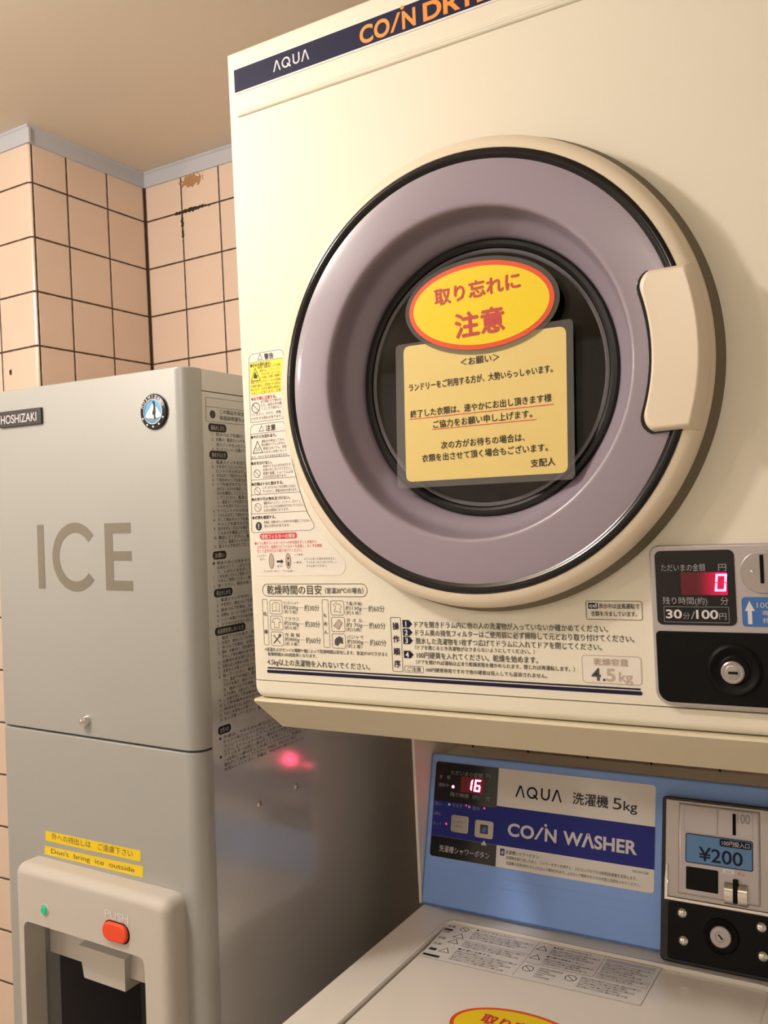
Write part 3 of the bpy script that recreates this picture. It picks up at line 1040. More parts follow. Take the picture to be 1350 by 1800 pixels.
P.text('分', 457.2, 94.6, 6.0, 'greyprint', x1=462.4)
P.text('/', 463.2, 94.4, 8.6, 'greyprint', x1=466.6)
P.text('100', 467.4, 94.8, 9.8, 'whiteprint', x1=484.4, bold=.02)
P.text('円', 485.2, 94.6, 6.2, 'greyprint', x1=490.6)
P.build('time_print', dsp)
bm = nb()
prism(bm, rr(X(456.6), X(492.4), Z(113.8), Z(132.2), .0004, 2), CB, CB + .0006, DY)
# the filter glows round its lit digit
rf = bpy.data.materials.new('red_filter_glow')
rf.use_nodes = True
nt = rf.node_tree
k = N(nt)
b_ = nt.nodes['Principled BSDF']
b_.inputs['Base Color'].default_value = rgb(70, 10, 24)
b_.inputs['Roughness'].default_value = .25
ge = nt.nodes.new('ShaderNodeNewGeometry')
sp_ = nt.nodes.new('ShaderNodeSeparateXYZ')
nt.links.new(ge.outputs['Position'], sp_.inputs[0])
mr_ = nt.nodes.new('ShaderNodeMapRange')
mr_.interpolation_type = 'SMOOTHSTEP'
mr_.inputs['From Min'].default_value = X(468)
mr_.inputs['From Max'].default_value = X(490)
mr_.inputs['To Min'].default_value = .04
mr_.inputs['To Max'].default_value = .75
nt.links.new(sp_.outputs[0], mr_.inputs['Value'])
b_.inputs['Emission Color'].default_value = (1, .0, .07, 1)
nt.links.new(mr_.outputs[0], b_.inputs['Emission Strength'])
fil = add('digit_filter', bm, rf, dsp, label='red display filter')
bm = nb()
seven(bm, '0', X(482.6), Z(116.8), .0086, .0140, .0017, .10, CB, CB + .0009, DY)
add('lit_digit', bm, M['led'], dsp, label='lit red digit')
bm = nb()
disc_h(bm, X(519), Z(132.0), .0168, CB - .001, CB + .0022, DY, bev=.001, seg=48)
cd_ = add('coin_slot_disc', bm, M['steel'], cbx, label='satin steel slot disc')
bm = nb()
box(bm, X(517.4), X(520.2), DY - CB - .0026, DY - CB - .001, Z(123.2), Z(145.6))
add('coin_slot', bm, M['blackflat'], cd_, label='dark slot', smooth=False)
bm = nb()
disc_h(bm, X(511.8), Z(132.4), .0016, CB + .001, CB + .0030, DY, bev=.0008, seg=16)
add('rivet', bm, M['chrome'], cd_)
bm = nb()
prism(bm, rr(X(502.4), X(562), Z(89.0), Z(112.3), .0028, 5), CB - .001, CB + .0005, DY)
ap = add('arrow_plate', bm, M['bluearrow'], cbx, label='blue plate with a white arrow')
P = Print(lambda u, v, l: fc(u, v, l + .5))
P.poly([(506.6, 91.0), (509.8, 91.0), (509.8, 101.4), (512.0, 101.4), (508.2, 109.4), (504.6, 101.4), (506.6, 101.4)], 'whiteprint')
P.text('100円硬貨', 513.6, 104.0, 6.0, 'silver', x1=545)
P.text('専用です', 517.2, 98.4, 4.2, 'silver', x1=540)
P.text('投入口', 517.2, 92.6, 4.2, 'silver', x1=540)
P.build('arrow_print', ap)
bm = nb()
prism(bm, rr(X(434.4), X(565.2), Z(25.6), Z(84.0), (.010, .010, .0035, .0035), 6), CB - .001, CB + .0012, DY, bev=.001, seg=2)
cov = add('cash_door', bm, M['black'], cbx, label='black cash door')
LX, LZ = X(495.0), Z(54.0)
bm = nb()
lathe(bm, [(.0215, .0008), (.0205, .0022), (.0185, .0032), (.0165, .0028), (.0150, .0016), (.0120, .0012), (.0105, .0024), (0, .0024), (0, .0004), (.0215, .0004)], LX, LZ, DY - CB, 64)
lk = add('lock_collar', bm, M['black'], cov)
bm = nb()
lathe(bm, [(.0089, .0018), (.0089, .0044), (.0078, .0052), (.0058, .0050), (.0052, .0054), (0, .0054), (0, .0018)], LX - .0012, LZ - .0012, DY - CB, 48)
lf = add('lock_face', bm, M['steel'], lk, label='steel lock face')
bm = nb()
box(bm, LX - .0042, LX + .0030, DY - CB - .0060, DY - CB - .0048, LZ - .0022, LZ - .0004)
add('keyhole', bm, M['blackflat'], lf, smooth=False)

# ------------------------------------------------------------------ shelf under the dryer
SX0, SX1 = DX + .002, DX + .582
zt = DZ - .0003
prof = [(DY - .0020, zt), (DY - .0036, zt - .0010), (DY - .0040, zt - .0026), (DY - .0028, zt - .0040), (DY + .0440, zt - .0408), (DY + .0465, zt - .0412), (WYB, zt - .0412), (WYB, zt)]
bm = nb()
a = [bm.verts.new((SX0, y, z)) for y, z in prof]
b = [bm.verts.new((SX1, y, z)) for y, z in prof]
for i in range(len(prof)):
    j = (i + 1) % len(prof)
    bm.faces.new((a[i], a[j], b[j], b[i]))
bm.faces.new(a)
bm.faces.new(list(reversed(b)))
sh = add('dryer_shelf', bm, M['creamshelf'])
tag(sh, 'cream painted steel shelf with back-sloping front edge carrying the dryer above the washer', 'shelf')

# ------------------------------------------------------------------ notices on the dryer door
NP = .0045


def fn_(u, v, lift):
    kk = (DY - NP) / DY
    return (DX + (622 + (u - 622) * kk) / 1000, DY - NP - lift / 1000, DZ + (189 + (v - 189) * kk) / 1000)


def quad_round(q, r, n=5):
    out = []
    m_ = len(q)
    for i in range(m_):
        p0, p1, p2 = Vector(q[i - 1]), Vector(q[i]), Vector(q[(i + 1) % m_])
        a = p1 + (p0 - p1).normalized() * r
        b = p1 + (p2 - p1).normalized() * r
        for j in range(n + 1):
            t_ = j / n
            out.append(tuple((1 - t_) ** 2 * a + 2 * t_ * (1 - t_) * p1 + t_ * t_ * b))
    return out


def sheet(bm, pts, fn, l0, l1):
    n = len(pts)
    a = [bm.verts.new(fn(u, v, l0)) for u, v in pts]
    b = [bm.verts.new(fn(u, v, l1)) for u, v in pts]
    for i in range(n):
        j = (i + 1) % n
        bm.faces.new((a[i], a[j], b[j], b[i]))
    bm.faces.new(list(reversed(a)))
    bm.faces.new(b)
    return bm


c0 = fn_(282, 285, 0)
no = thing('laminated_notice', 'yellow typed notice in a clear laminating pouch on the dryer door window', 'notice', c0)
bm = nb()
sheet(bm, quad_round([(190.0, 215.6), (369.0, 213.8), (374.0, 354.2), (195.4, 355.0)], 5), fn_, 0, .5)
add('laminate_pouch', bm, M['film'], no, smooth=False, label='clear plastic pouch')
bm = nb()
sheet(bm, quad_round([(200.4, 221.5), (363.0, 220.0), (367.6, 348.5), (204.2, 352.5)], 7), fn_, .6, .8)
pp = add('paper', bm, M['paper'], no, smooth=False)
P = Print(lambda u, v, l: fn_(u, v, l + .75))
for tx, a, b, z in (('＜お願い＞', 264.5, 303.5, 326.6), ('ランドリーをご利用する方が、大勢いらっしゃいます。', 208.5, 353.5, 309.0), ('終了した衣類は、速やかにお出し頂きます様', 208.6, 351.2, 283.4), ('ご協力をお願い申し上げます。', 232.6, 332.4, 271.4), ('次の方がお待ちの場合は、', 240, 324.4, 251.0), ('衣類を出させて頂く場合もございます。', 219.0, 345.6, 240.0), ('支配人', 328.8, 352.0, 227.6)):
    P.text(tx, a, z, 7.8, 'ink', x1=b, bold=.012, rot=.008)
P.stroke([(207.6, 281.6), (353.5, 281.2)], .7, 'inkred', .3, closed=False)
P.stroke([(231.4, 269.8), (336.5, 269.4)], .7, 'inkred', .3, closed=False)
P.build('notice_text', pp)


def ell(cx, cz, a, b, rot=0, n=64):
    c, s = cos(rot), sin(rot)
    return [(cx + a * cos(t_) * c - b * sin(t_) * s, cz + a * cos(t_) * s + b * sin(t_) * c) for t_ in [2 * pi * i / n for i in range(n)]]


def oval(fn, cx, cz, a, b, rot, label, t1, t2, film=True, name='oval_caution_sign', d1=0, d2=0):
    o = thing(name, label, 'sign', fn(cx, cz, 0))
    if film:
        bm = nb()
        sheet(bm, ell(cx, cz, a + 4.6, b + 4.2, rot), fn, 0.0, .5)
        add('laminate_edge', bm, M['film'], o, smooth=False, label='clear laminate edge')
    bm = nb()
    sheet(bm, ell(cx, cz, a, b, rot), fn, .55, .9)
    add('red_border', bm, M['ovalred'], o, smooth=False, label='orange-red oval border')
    bm = nb()
    sheet(bm, ell(cx, cz, a - 4.6, b - 4.4, rot), fn, .7, 1.05)
    f = add('yellow_field', bm, M['ovalyellow'], o, smooth=False, label='yellow oval field')
    P = Print(lambda u, v, l: fn(u, v, l + .95))
    P.text('取り忘れに', t1[0], t1[1], t1[3], 'ovaltext', x1=t1[2], bold=.03, rot=d1)
    P.text('注意', t2[0], t2[1], t2[3], 'ovaltext', x1=t2[2], bold=.03, rot=d2)
    P.build('caution_text', f, label='dark red lettering')
    return o


oval(lambda u, v, l: fn_(u, v, l + 1.1), 286.0, 379.4, 73.0, 40.4, radians(-3), 'yellow oval warning sign with red rim on the dryer door window', (241.5, 387.0, 327.6, 16.8), (261.5, 353.8, 310.5, 24.5), d1=.03, d2=.02)

# ------------------------------------------------------------------ coin washer
WZ = CAMZ - 0.55          # deck height
TH = math.atan2(.055, .201)
ST, CT = sin(TH), cos(TH)


def slope(x, y, z):
    """panel coordinates (x, -p, s) -> room, leaning back"""
    p, s = -y, z
    return (DX + x, 1.105 - p * CT + s * ST, WZ + s * CT + p * ST)


def fw(base):
    return lambda u, v, lift: slope(u / 1000, -(base + lift) / 1000, v / 1000)


WF, WB = 0.640, 1.255     # front and back of the washer
wa = thing('coin_washer', 'ivory top-loading coin washer with sky blue control panel, below the dryer', 'washing machine', (DX + .26, (WF + WB) / 2, 0))
bm = nb()
box(bm, DX + .004, DX + .516, WF + .006, WB, .03, WZ - .03)
bevel(bm, .012, 3)
add('cabinet', bm, M['washer'], wa)
bm = nb()
do = rr(DX, DX + .520, WF, WB, .012, 6)
di = rr(DX + .0575, DX + .4620, WF + .018, 1.0800, .010, 6)
lv = [(do, WZ - .0305)] + [([(x + (ix - x) * (1 - cos(t_)), y + (iy - y) * (1 - cos(t_))) for (x, y), (ix, iy) in zip(do, offset(do, .005))], WZ - .005 + .005 * sin(t_)) for t_ in [.5 * pi * i / 4 for i in range(5)]]
lv += [([(x + (ix - x) * cos(t_), y + (iy - y) * cos(t_)) for (x, y), (ix, iy) in zip(di, offset(di, -.008))], WZ - .0055 * (1 - cos(pi / 2 - t_))) for t_ in [.5 * pi * i / 5 for i in range(6)]]
lv += [(di, WZ - .012), (di, WZ - .0305)]
rings = [[bm.verts.new((x, y, z)) for x, y in o_] for o_, z in lv]
rings.append(rings[0])
for r0, r1 in zip(rings, rings[1:]):
    for i in range(len(r0)):
        j = (i + 1) % len(r0)
        bm.faces.new((r0[i], r0[j], r1[j], r1[i]))
add('top_deck', bm, M['washer'], wa)
for fx, fy in ((.05, .70), (.47, .70), (.05, 1.20), (.47, 1.20)):
    bm = nb()
    lathe(bm, [(0, 0), (.02, 0), (.022, .031), (0, .031)], 0, 0, 0, 20)
    add('foot', bm, M['rubber'], wa, T=lambda x, y, z, fx=fx, fy=fy: (DX + fx + x, fy + z, -y))
# console: ivory housing with a cheek at each end, blue sloping panel between
bm = nb()
for a, b in ((-.0045, -.0005), (.5205, .5245)):
    box(bm, DX + a, DX + b, 1.1085, WB - .01, WZ + .0002, WZ + .236)
box(bm, DX - .0005, DX + .5205, 1.200, WB - .01, WZ + .0002, WZ + .19)
add('console_housing', bm, M['washer'], wa, smooth=False)
bm = nb()
prism(bm, rr(0, .520, .0012, .2080, (.001, .001, .006, .006), 4), -.022, 0, 0, bev=.003, seg=3)
blu = add('control_panel', bm, M['bluepanel'], wa, T=slope, label='sky blue sloping panel')
bm = nb()
for s in (.040, .052):
    prism(bm, rr(.004, .332, s, s + .0012, .0005, 2), -.001, .0005, 0)
add('panel_rib', bm, M['bluepanel'], blu, T=slope)
bm = nb()
prism(bm, rr(.0085, .3240, .0670, .1970, .0045, 5), -.001, .0008, 0)
sg = add('sign_plate', bm, M['plategrey'], blu, T=slope, label='pale grey sign plate with navy band')
P = Print(fw(.8))
P.rect(8.6, 323.9, 95.0, 146.2, 'navyband', .15)
P.poly(rr(8.6, 106.8, 142.9, 196.9, (0.2, .2, .2, 4), 5), 'blackgloss', .18)
P.poly(rr(8.6, 110.0, 67.1, 94.8, (4, .2, .2, .2), 5), 'blackgloss', .18)
P.text('ただいまの金額', 33.4, 181.0, 7.0, 'greyprint', x1=83)
P.text('円', 88.5, 181.6, 7.0, 'greyprint', x1=95.2)
P.text('残り時間（約）', 34.5, 151.4, 6.4, 'greyprint', x1=81)
P.text('分', 89.5, 151.6, 6.6, 'greyprint', x1=96)
P.text('金', 15.4, 174.4, 5.4, 'greyprint')
P.text('額', 27.6, 174.4, 5.4, 'greyprint')
P.text('運転中', 14.6, 163.0, 5.4, 'greyprint', x1=31)
P.text('洗い', 10.4, 136.6, 5.6, 'greyprint', x1=22)
P.poly([(32.6, 137.0), (36.6, 139.4), (32.6, 141.8)], 'whiteprint', .25)
P.text('すすぎ', 39.0, 136.8, 5.6, 'greyprint', x1=55)
P.poly([(63.8, 137.4), (67.8, 139.8), (63.8, 142.2)], 'whiteprint', .25)
P.text('脱水', 70.6, 137.0, 5.6, 'greyprint', x1=82.4)
P.text('(約)', 10.4, 123.2, 5.2, 'greyprint', x1=21)
P.text('ロック', 10.6, 109.6, 5.2, 'greyprint', x1=24)
lambda_logo(P, 133.4, 200.2, 161.2, 15.6, 'navy', lift=.35)
P.text('洗濯機', 215.2, 162.6, 16.6, 'ink', x1=263.2, bold=.015)
P.text('5', 269.2, 161.6, 20.4, 'ink', x1=280.6)
P.text('kg', 283.2, 161.6, 16.6, 'ink', x1=301.0, bold=.008)
coin_word(P, 125.2, 195.0, 109.8, 16.4, 'silver', 'WΛSHER', 204.0, 302.0, lift=.35)
P.text('洗濯槽シャワーボタン', 22.8, 75.4, 9.6, 'whiteprint', x1=100.4)
P.poly([(86.6, 92.0), (95.2, 92.0), (90.9, 98.6)], 'whiteprint', .35)
P.rect(115.8, 122.0, 82.6, 91.4, 'navyband', .3)
P.poly([(117.2, 85), (120.8, 84.2), (120.2, 89.6), (118.0, 88.4)], 'silver', .4)
P.text('洗濯槽シャワーボタン', 123.6, 85.8, 5.8, 'inkgrey', x1=171.2)
P.text('洗濯物を取り出したあと、シャワーボタンを押すと、ふたロックのうえ10秒間洗濯槽を洗浄します。', 125.0, 79.2, 4.8, 'inkgrey', x1=302.6)
P.text('洗濯槽の洗浄が終わるとふたロック解除されます。ふたロック解除されてから衣類と洗剤を入れてください。', 125.2, 72.2, 4.8, 'inkgrey', x1=307.0)
P.text('MCW-C50', 297.0, 88.2, 4.0, 'inkgrey', x1=317.0)
P.build('sign_print', sg)
bm = nb()
prism(bm, rr(.0500, .0855, .1585, .1800, .0008, 2), .0009, .0013, 0)
add('digit_window', bm, M['redfilter'], sg, T=slope, label='red display window')
bm = nb()
seven(bm, '1', .0610, .1615, .0062, .0160, .0022, .10, .0012, .0018, 0)
seven(bm, '6', .0708, .1615, .0092, .0160, .0021, .10, .0012, .0018, 0)
add('lit_digits', bm, M['ledwash'], sg, T=slope, label='lit red figures')
for u, v, r, m_ in ((38.1, 164.2, .0019, 'ledwash'), (60.4, 141.2, .0013, 'leddim'), (88.6, 140.6, .0015, 'leddim'), (31.3, 112.7, .0017, 'leddim')):
    bm = nb()
    disc_h(bm, u / 1000, v / 1000, r, .0009, .0018, 0, bev=.0006, seg=14)
    add('indicator_light', bm, M[m_], sg, T=slope, label='red indicator light')
for k, (u0, u1, v0, v1) in enumerate(((39.0, 66.6, 103.2, 126.8), (76.2, 104.6, 101.0, 124.8))):
    bm = nb()
    prism(bm, rr(u0 / 1000, u1 / 1000, v0 / 1000, v1 / 1000, .0038, 5), .0006, .0030, 0, bev=.0010, seg=2)
    bt = add('push_button', bm, M['steel'], sg, T=slope, label='grey square push button')
    P = Print(fw(3.0))
    cxu, cv = (u0 + u1) / 2, (v0 + v1) / 2
    P.stroke(rr(u0 + 3, u1 - 3, v0 + 3, v1 - 3, 2.4, 4), .5, 'greyprint', .1)
    if k == 0:
        P.text('シャワー', cxu - 9, cv + .5, 5.6, 'inkgrey', x1=cxu + 9, lift=.2)
        P.text('ボタン', cxu - 6, cv - 5.0, 4.6, 'inkgrey', x1=cxu + 6, lift=.2)
    else:
        P.rect(cxu - 5.6, cxu + 6.4, cv - 5.8, cv + 6.2, 'plate', .2)
        P.poly([(cxu - 3.4, cv - 2.5), (cxu + 3.5, cv - 4.2), (cxu + 4.4, cv + 3.6), (cxu - 1, cv + 2.4)], 'bluearrow', .3)
    P.build('button_print', bt)

# --- coin box of the washer
bm = nb()
prism(bm, rr(.3350, .4790, -.0048, .1862, .0055, 5), -.002, .0120, 0, bev=.0016, seg=3)
wb = add('coin_box', bm, M['blackgloss'], wa, T=slope, label='black framed coin box')
B0 = .0118
bm = nb()
prism(bm, rr(.3402, .4738, .0690, .1828, .0015, 3), B0 - .001, B0 + .0022, 0, bev=.0012, seg=2)
up = add('upper_plate', bm, M['steel'], wb, T=slope, label='satin silver plate')
bm = nb()
prism(bm, [(.3560, .0745), (.4500, .0745), (.4500, .1800), (.3560, .1800)], B0 + .0018, B0 + .0052, 0, bev=.0030, seg=3)
cp = add('raised_panel', bm, M['bezel'], up, T=slope)


def f2(u, v, lift):
    return slope(u / 1000, -(B0 + .0052) - lift / 1000, v / 1000)


P = Print(f2)
P.stroke(rr(363.0, 401.8, 146.6, 178.8, 3, 4), .5, 'greyprint', .1)
P.stroke(rr(402.6, 442.0, 146.6, 178.8, 3, 4), .5, 'greyprint', .1)
P.text('100', 424.4, 164.8, 15.0, 'greyprint', x1=439.2, bold=.02, lift=.2)
P.build('slot_outline', cp)
P = Print(f2)
P.rect(408.0, 421.0, 105.6, 110.4, 'plategrey', .1)
P.text('返却', 411.0, 106.4, 3.6, 'greyprint', lift=.2)
P.text('中止', 425.0, 105.6, 4.6, 'inkred', lift=.2)
P.build('lever_print', cp)
bm = nb()
prism(bm, rr(.4194, .4232, .1500, .1746, .0004, 1), B0 + .0048, B0 + .0056, 0)
add('coin_slot', bm, M['blackflat'], cp, T=slope, smooth=False, label='dark coin slot')
bm = nb()
prism(bm, rr(.3650, .4422, .1118, .1456, .0022, 4), B0 + .0048, B0 + .0058, 0)
pr_ = add('price_label', bm, M['navy'], cp, T=slope, label='blue price label')
P = Print(lambda u, v, l: f2(u, v, l + .6))
P.rect(366.0, 441.2, 112.8, 144.6, 'bluelabel', .1, r=1.6)
P.text('¥200', 380.6, 116.2, 21.5, 'navy', x1=430.8, bold=.012, lift=.25)
P.rect(404.6, 440.6, 135.6, 144.0, 'navy', .2, r=2.4)
P.text('100円投入口', 407.4, 137.4, 6.4, 'whiteprint', x1=438.4, bold=.008, lift=.3)
P.build('price_print', pr_)
bm = nb()
prism(bm, rr(.3658, .4032, .0812, .1072, .0015, 3), B0 + .0044, B0 + .0056, 0, bev=.0004, seg=1)
add('return_opening', bm, M['black'], cp, T=slope, label='black return opening')
bm = nb()
pts = []
for i in range(13):
    a = pi * i / 12
    pts.append((.0840 + .0125 * cos(a), .0042 + .0060 * sin(a)))       # (s, p) arc
q = []
for u in (.4104, .4360):
    q.append([bm.verts.new((u, -(B0 + p), s)) for s, p in pts])
for i in range(12):
    bm.faces.new((q[0][i], q[0][i + 1], q[1][i + 1], q[1][i]))
bm.faces.new(q[0])
bm.faces.new(list(reversed(q[1])))
lev = add('return_lever', bm, M['chrome'], cp, T=slope, label='chrome return lever')
bm = nb()
prism(bm, rr(.4205, .4255, .0742, .1010, .0006, 1), B0 + .0040, B0 + .0112, 0)
add('lever_slot', bm, M['blackflat'], lev, T=slope, smooth=False)
bm = nb()
prism(bm, [(.3400, .0655), (.4740, .0655), (.4740, .0690), (.3440, .0690), (.3440, .1060), (.3420, .1060), (.3404, .0900)], B0 - .001, B0 + .0048, 0, bev=.0007, seg=2)
add('chrome_strip', bm, M['chrome'], wb, T=slope, label='chrome strip')
bm = nb()
prism(bm, rr(.3440, .4740, -.0010, .0640, .004, 4), B0 - .001, B0 + .0016, 0, bev=.0008, seg=2)
lp = add('cash_door', bm, M['black'], wb, T=slope, label='black cash door')
for u, v in ((361.0, 52.6), (362.8, 21.8), (450.2, 52.4), (451.6, 21.4)):
    bm = nb()
    lathe(bm, [(.0055, .0010), (.0055, .0026), (.0046, .0036), (.0020, .0044), (0, .0044), (0, .001)], u / 1000, v / 1000, -B0, 24)
    add('screw', bm, M['chrome'], lp, T=slope, label='chrome screw')
bm = nb()
lathe(bm, [(.0205, .0010), (.0195, .0036), (.0170, .0050), (.0145, .0036), (.0130, .0030), (0, .0030), (0, .001)], .4059, .0343, -B0, 48)
lc = add('lock_collar', bm, M['black'], lp, T=slope)
bm = nb()
lathe(bm, [(.0118, .0028), (.0118, .0060), (.0108, .0068), (.0060, .0068), (.0055, .0060), (0, .0060), (0, .0028)], .4059, .0343, -B0, 40)
lf = add('lock_face', bm, M['bezel'], lc, T=slope, label='grey lock face')
bm = nb()
prism(bm, [(.4030, .0362), (.4040, .0372), (.4090, .0322), (.4080, .0312)], B0 + .0055, B0 + .0072, 0)
add('keyhole', bm, M['blackflat'], lf, T=slope, smooth=False)

# --- lid, set a little below the deck
LIDZ = WZ - .0045


def fl(u, v, lift):
    kk = (CAMZ - LIDZ) / (CAMZ - WZ)
    return (DX + (622 + (u - 622) * kk) / 1000, v * kk / 1000, LIDZ + lift / 1000)


bm = nb()
o_ = rr(DX + .0592, DX + .4603, WF + .020, 1.0782, .0085, 6)
ins = offset(o_, .003)
rings = [[bm.verts.new((x, y, LIDZ - .022)) for x, y in o_]]
for i in range(5):
    t_ = .5 * pi * i / 4
    f = 1 - cos(t_)
    rings.append([bm.verts.new((x + (ix - x) * f, y + (iy - y) * f, LIDZ - .003 + .003 * sin(t_))) for (x, y), (ix, iy) in zip(o_, ins)])
for r0, r1 in zip(rings, rings[1:]):
    for i in range(len(r0)):
        j = (i + 1) % len(r0)
        bm.faces.new((r0[i], r0[j], r1[j], r1[i]))
bm.faces.new(rings[-1])
bm.faces.new(list(reversed(rings[0])))
lid = add('lid', bm, M['lidgloss'], wa, label='glossy ivory lid')
# instruction sheet on the lid
P = Print(fl)
LQ = [(68, 974), (341, 979), (343, 1069), (61, 1071)]
P.poly(LQ, 'plategrey', .15)
P.stroke(LQ, .5, 'inkgrey', .2)


def para(x0, x1, y1, n_, dy, h, tx, m_='inkgrey'):
    for i in range(n_):
        P.text(tx[(i * 7) % 11:] + tx[:(i * 5) % 9], x0, y1 - dy * (i + 1), h, m_, x1=x1 - (i * 37 % 23), lift=.3)


LOR = '洗濯物を入れる前に必ず確かめてくださいふたを閉じて硬貨を入れると運転します'
for (x, y) in ((64, 1060), (64, 1044), (68, 1010), (66, 1026)):
    P.text('注意', x, y, 6, 'inkgrey', lift=.3)
P.rect(70, 80, 994, 1000, 'ink', .3)
P.rect(64, 76, 1050, 1055, 'ink', .3)
P.rect(69, 92, 979, 984, 'ink', .3)
P.no_icon(89, 1061, 5.5, 'ink', .9)
for z in (1042, 1026, 1000):
    P.tri_icon(84, 98, z - 5, z + 6, 'ink', .9)
P.text('●ふたに手をふれない。', 104, 1064, 5, 'ink', x1=160)
para(104, 186, 1062, 4, 5.2, 4.6, LOR)
P.stroke([(84, 1034), (190, 1034)], .4, 'inkgrey', .25, closed=False)
para(104, 186, 1033, 3, 5.2, 4.6, LOR)
P.text('●水温に注意する。', 104, 1009, 5, 'ink', x1=150)
para(104, 186, 1008, 5, 5.2, 4.6, LOR)
P.stroke([(190, 980), (190, 1070)], .4, 'inkgrey', .25, closed=False)
for z in (1056, 1032):
    P.tri_icon(193, 206, z - 5, z + 6, 'ink', .9)
P.text('●感電、けがの恐れあり。', 211, 1062, 5, 'ink', x1=262)
para(211, 272, 1060, 3, 5, 4.4, LOR)
P.text('●分解や改造をしない。', 211, 1037, 5, 'ink', x1=258)
para(211, 272, 1035, 3, 5, 4.4, LOR)
P.stroke([(190, 1016), (276, 1016)], .4, 'inkgrey', .25, closed=False)
P.no_icon(201, 1002, 6.5, 'ink', .9)
para(213, 242, 1012, 5, 5, 4.4, '火気を近づけない火災の恐れあり注意')
P.no_icon(254, 1002, 6.5, 'ink', .9)
para(265, 334, 1012, 5, 5, 4.4, LOR)
P.stroke([(276, 1016), (276, 1070), (340, 1070)], .4, 'inkgrey', .25, closed=False)
P.rect(279, 338, 1058, 1066, 'silver', .25)
para(280, 338, 1057, 5, 5.2, 4.6, LOR)
P.stroke(rr(279, 338, 1016, 1028, .5, 1), .4, 'inkgrey', .25)
para(281, 336, 1028, 2, 5, 4.4, LOR)
P.build('lid_label', lid, label='pale grey instruction sheet')

oval(lambda u, v, l: fl(u, v, l + .2), 240, 868, 75, 43, radians(-1), 'yellow oval warning sign with red rim lying on the washer lid', (196, 874, 284, 18.5), (214, 842, 266, 26), film=False, d1=0, d2=0)

# ------------------------------------------------------------------ ice dispenser (frame: x from its middle, y from its front, z from its foot)
TILT = radians(1.1)
ice = thing('ice_dispenser', 'tall grey ice dispenser with ICE lettering, standing left of the dryer and washer', 'ice dispenser', (-.906, .760 + .29, .0034), roty=TILT, frame=(0, .29, 0))
bm = nb()
t = .0015
box(bm, .175 - t, .175, .0262, .585, .03, 1.5552)
box(bm, -.175, -.175 + t, .0262, .585, .03, 1.5552)
box(bm, -.175 + t, .175 - t, .585 - t, .585, .03, 1.5552)
box(bm, -.175 + t, .175 - t, .0262, .585, .03, .035)
box(bm, -.175 + t, .175 - t, .028, .03, 1.06, 1.5552)
add('body', bm, M['iceside'], ice, smooth=False, label='grey side panels')
bm = nb()
box(bm, -.1752, .1752, .0262, .585, 1.5562, 1.581)
add('top_cover', bm, M['iceside'], ice, smooth=False, label='top cover band')


def round_front(bm, z0, z1, low=False):
    """front cover wrapped round both vertical edges (plan outline swept up)"""
    r, n = .019, 8
    plan = [(-.1755, .0255)]
    for i in range(n + 1):
        a = pi + .5 * pi * i / n
        plan.append((-.1755 + r + r * cos(a), r + r * sin(a)))
    for i in range(n + 1):
        a = 1.5 * pi + .5 * pi * i / n
        plan.append((.1755 - r + r * cos(a), r + r * sin(a)))
    plan.append((.1755, .0255))
    b = .0022
    lv = [(z0, b), (z0 + b * .3, b * .3), (z0 + b, 0), (z1 - b, 0), (z1 - b * .3, b * .3), (z1, b)]
    if low:
        lv = [(z0, 0)] + lv[3:]
    rings = []
    for z, d in lv:
        rings.append([bm.verts.new((x * (1 - d / .1755), y + d * (1 - y / .0255), z)) for x, y in plan])
    m_ = len(plan)
    for lo, hi in zip(rings, rings[1:]):
        for i in range(m_):
            j = (i + 1) % m_
            bm.faces.new((lo[i], lo[j], hi[j], hi[i]))
    bm.faces.new(list(reversed(rings[0])))
    bm.faces.new(rings[-1])
    return bm


bm = round_front(nb(), 1.1424, 1.582)
add('upper_front_cover', bm, M['ice'], ice)
bm = round_front(nb(), .9803, 1.1405, low=True)
# the cover beside and below the dispensing niche
for x0, x1 in ((-.1755, -.100), (.116, .1755)):
    r = .019
    n = 8
    if x0 < 0:
        plan = [(x1, .0255), (x0, .0255)] + [(x0 + r + r * cos(pi + .5 * pi * i / n), r + r * sin(pi + .5 * pi * i / n)) for i in range(n + 1)] + [(x1, 0)]
    else:
        plan = [(x0, .0255), (x0, 0)] + [(x1 - r + r * cos(1.5 * pi + .5 * pi * i / n), r + r * sin(1.5 * pi + .5 * pi * i / n)) for i in range(n + 1)] + [(x1, .0255)]
    lo = [bm.verts.new((x, y, .05)) for x, y in plan]
    hi = [bm.verts.new((x, y, .9803)) for x, y in plan]
    for i in range(len(plan)):
        j = (i + 1) % len(plan)
        bm.faces.new((lo[i], lo[j], hi[j], hi[i]))
    bm.faces.new(lo)
    bm.faces.new(list(reversed(hi)))
box(bm, -.100, .116, 0, .0255, .05, .56)
box(bm, -.100, .116, 0, .0255, .912, .9803)
bmesh.ops.remove_doubles(bm, verts=bm.verts, dist=1e-5)
add('lower_front_cover', bm, M['ice'], ice)
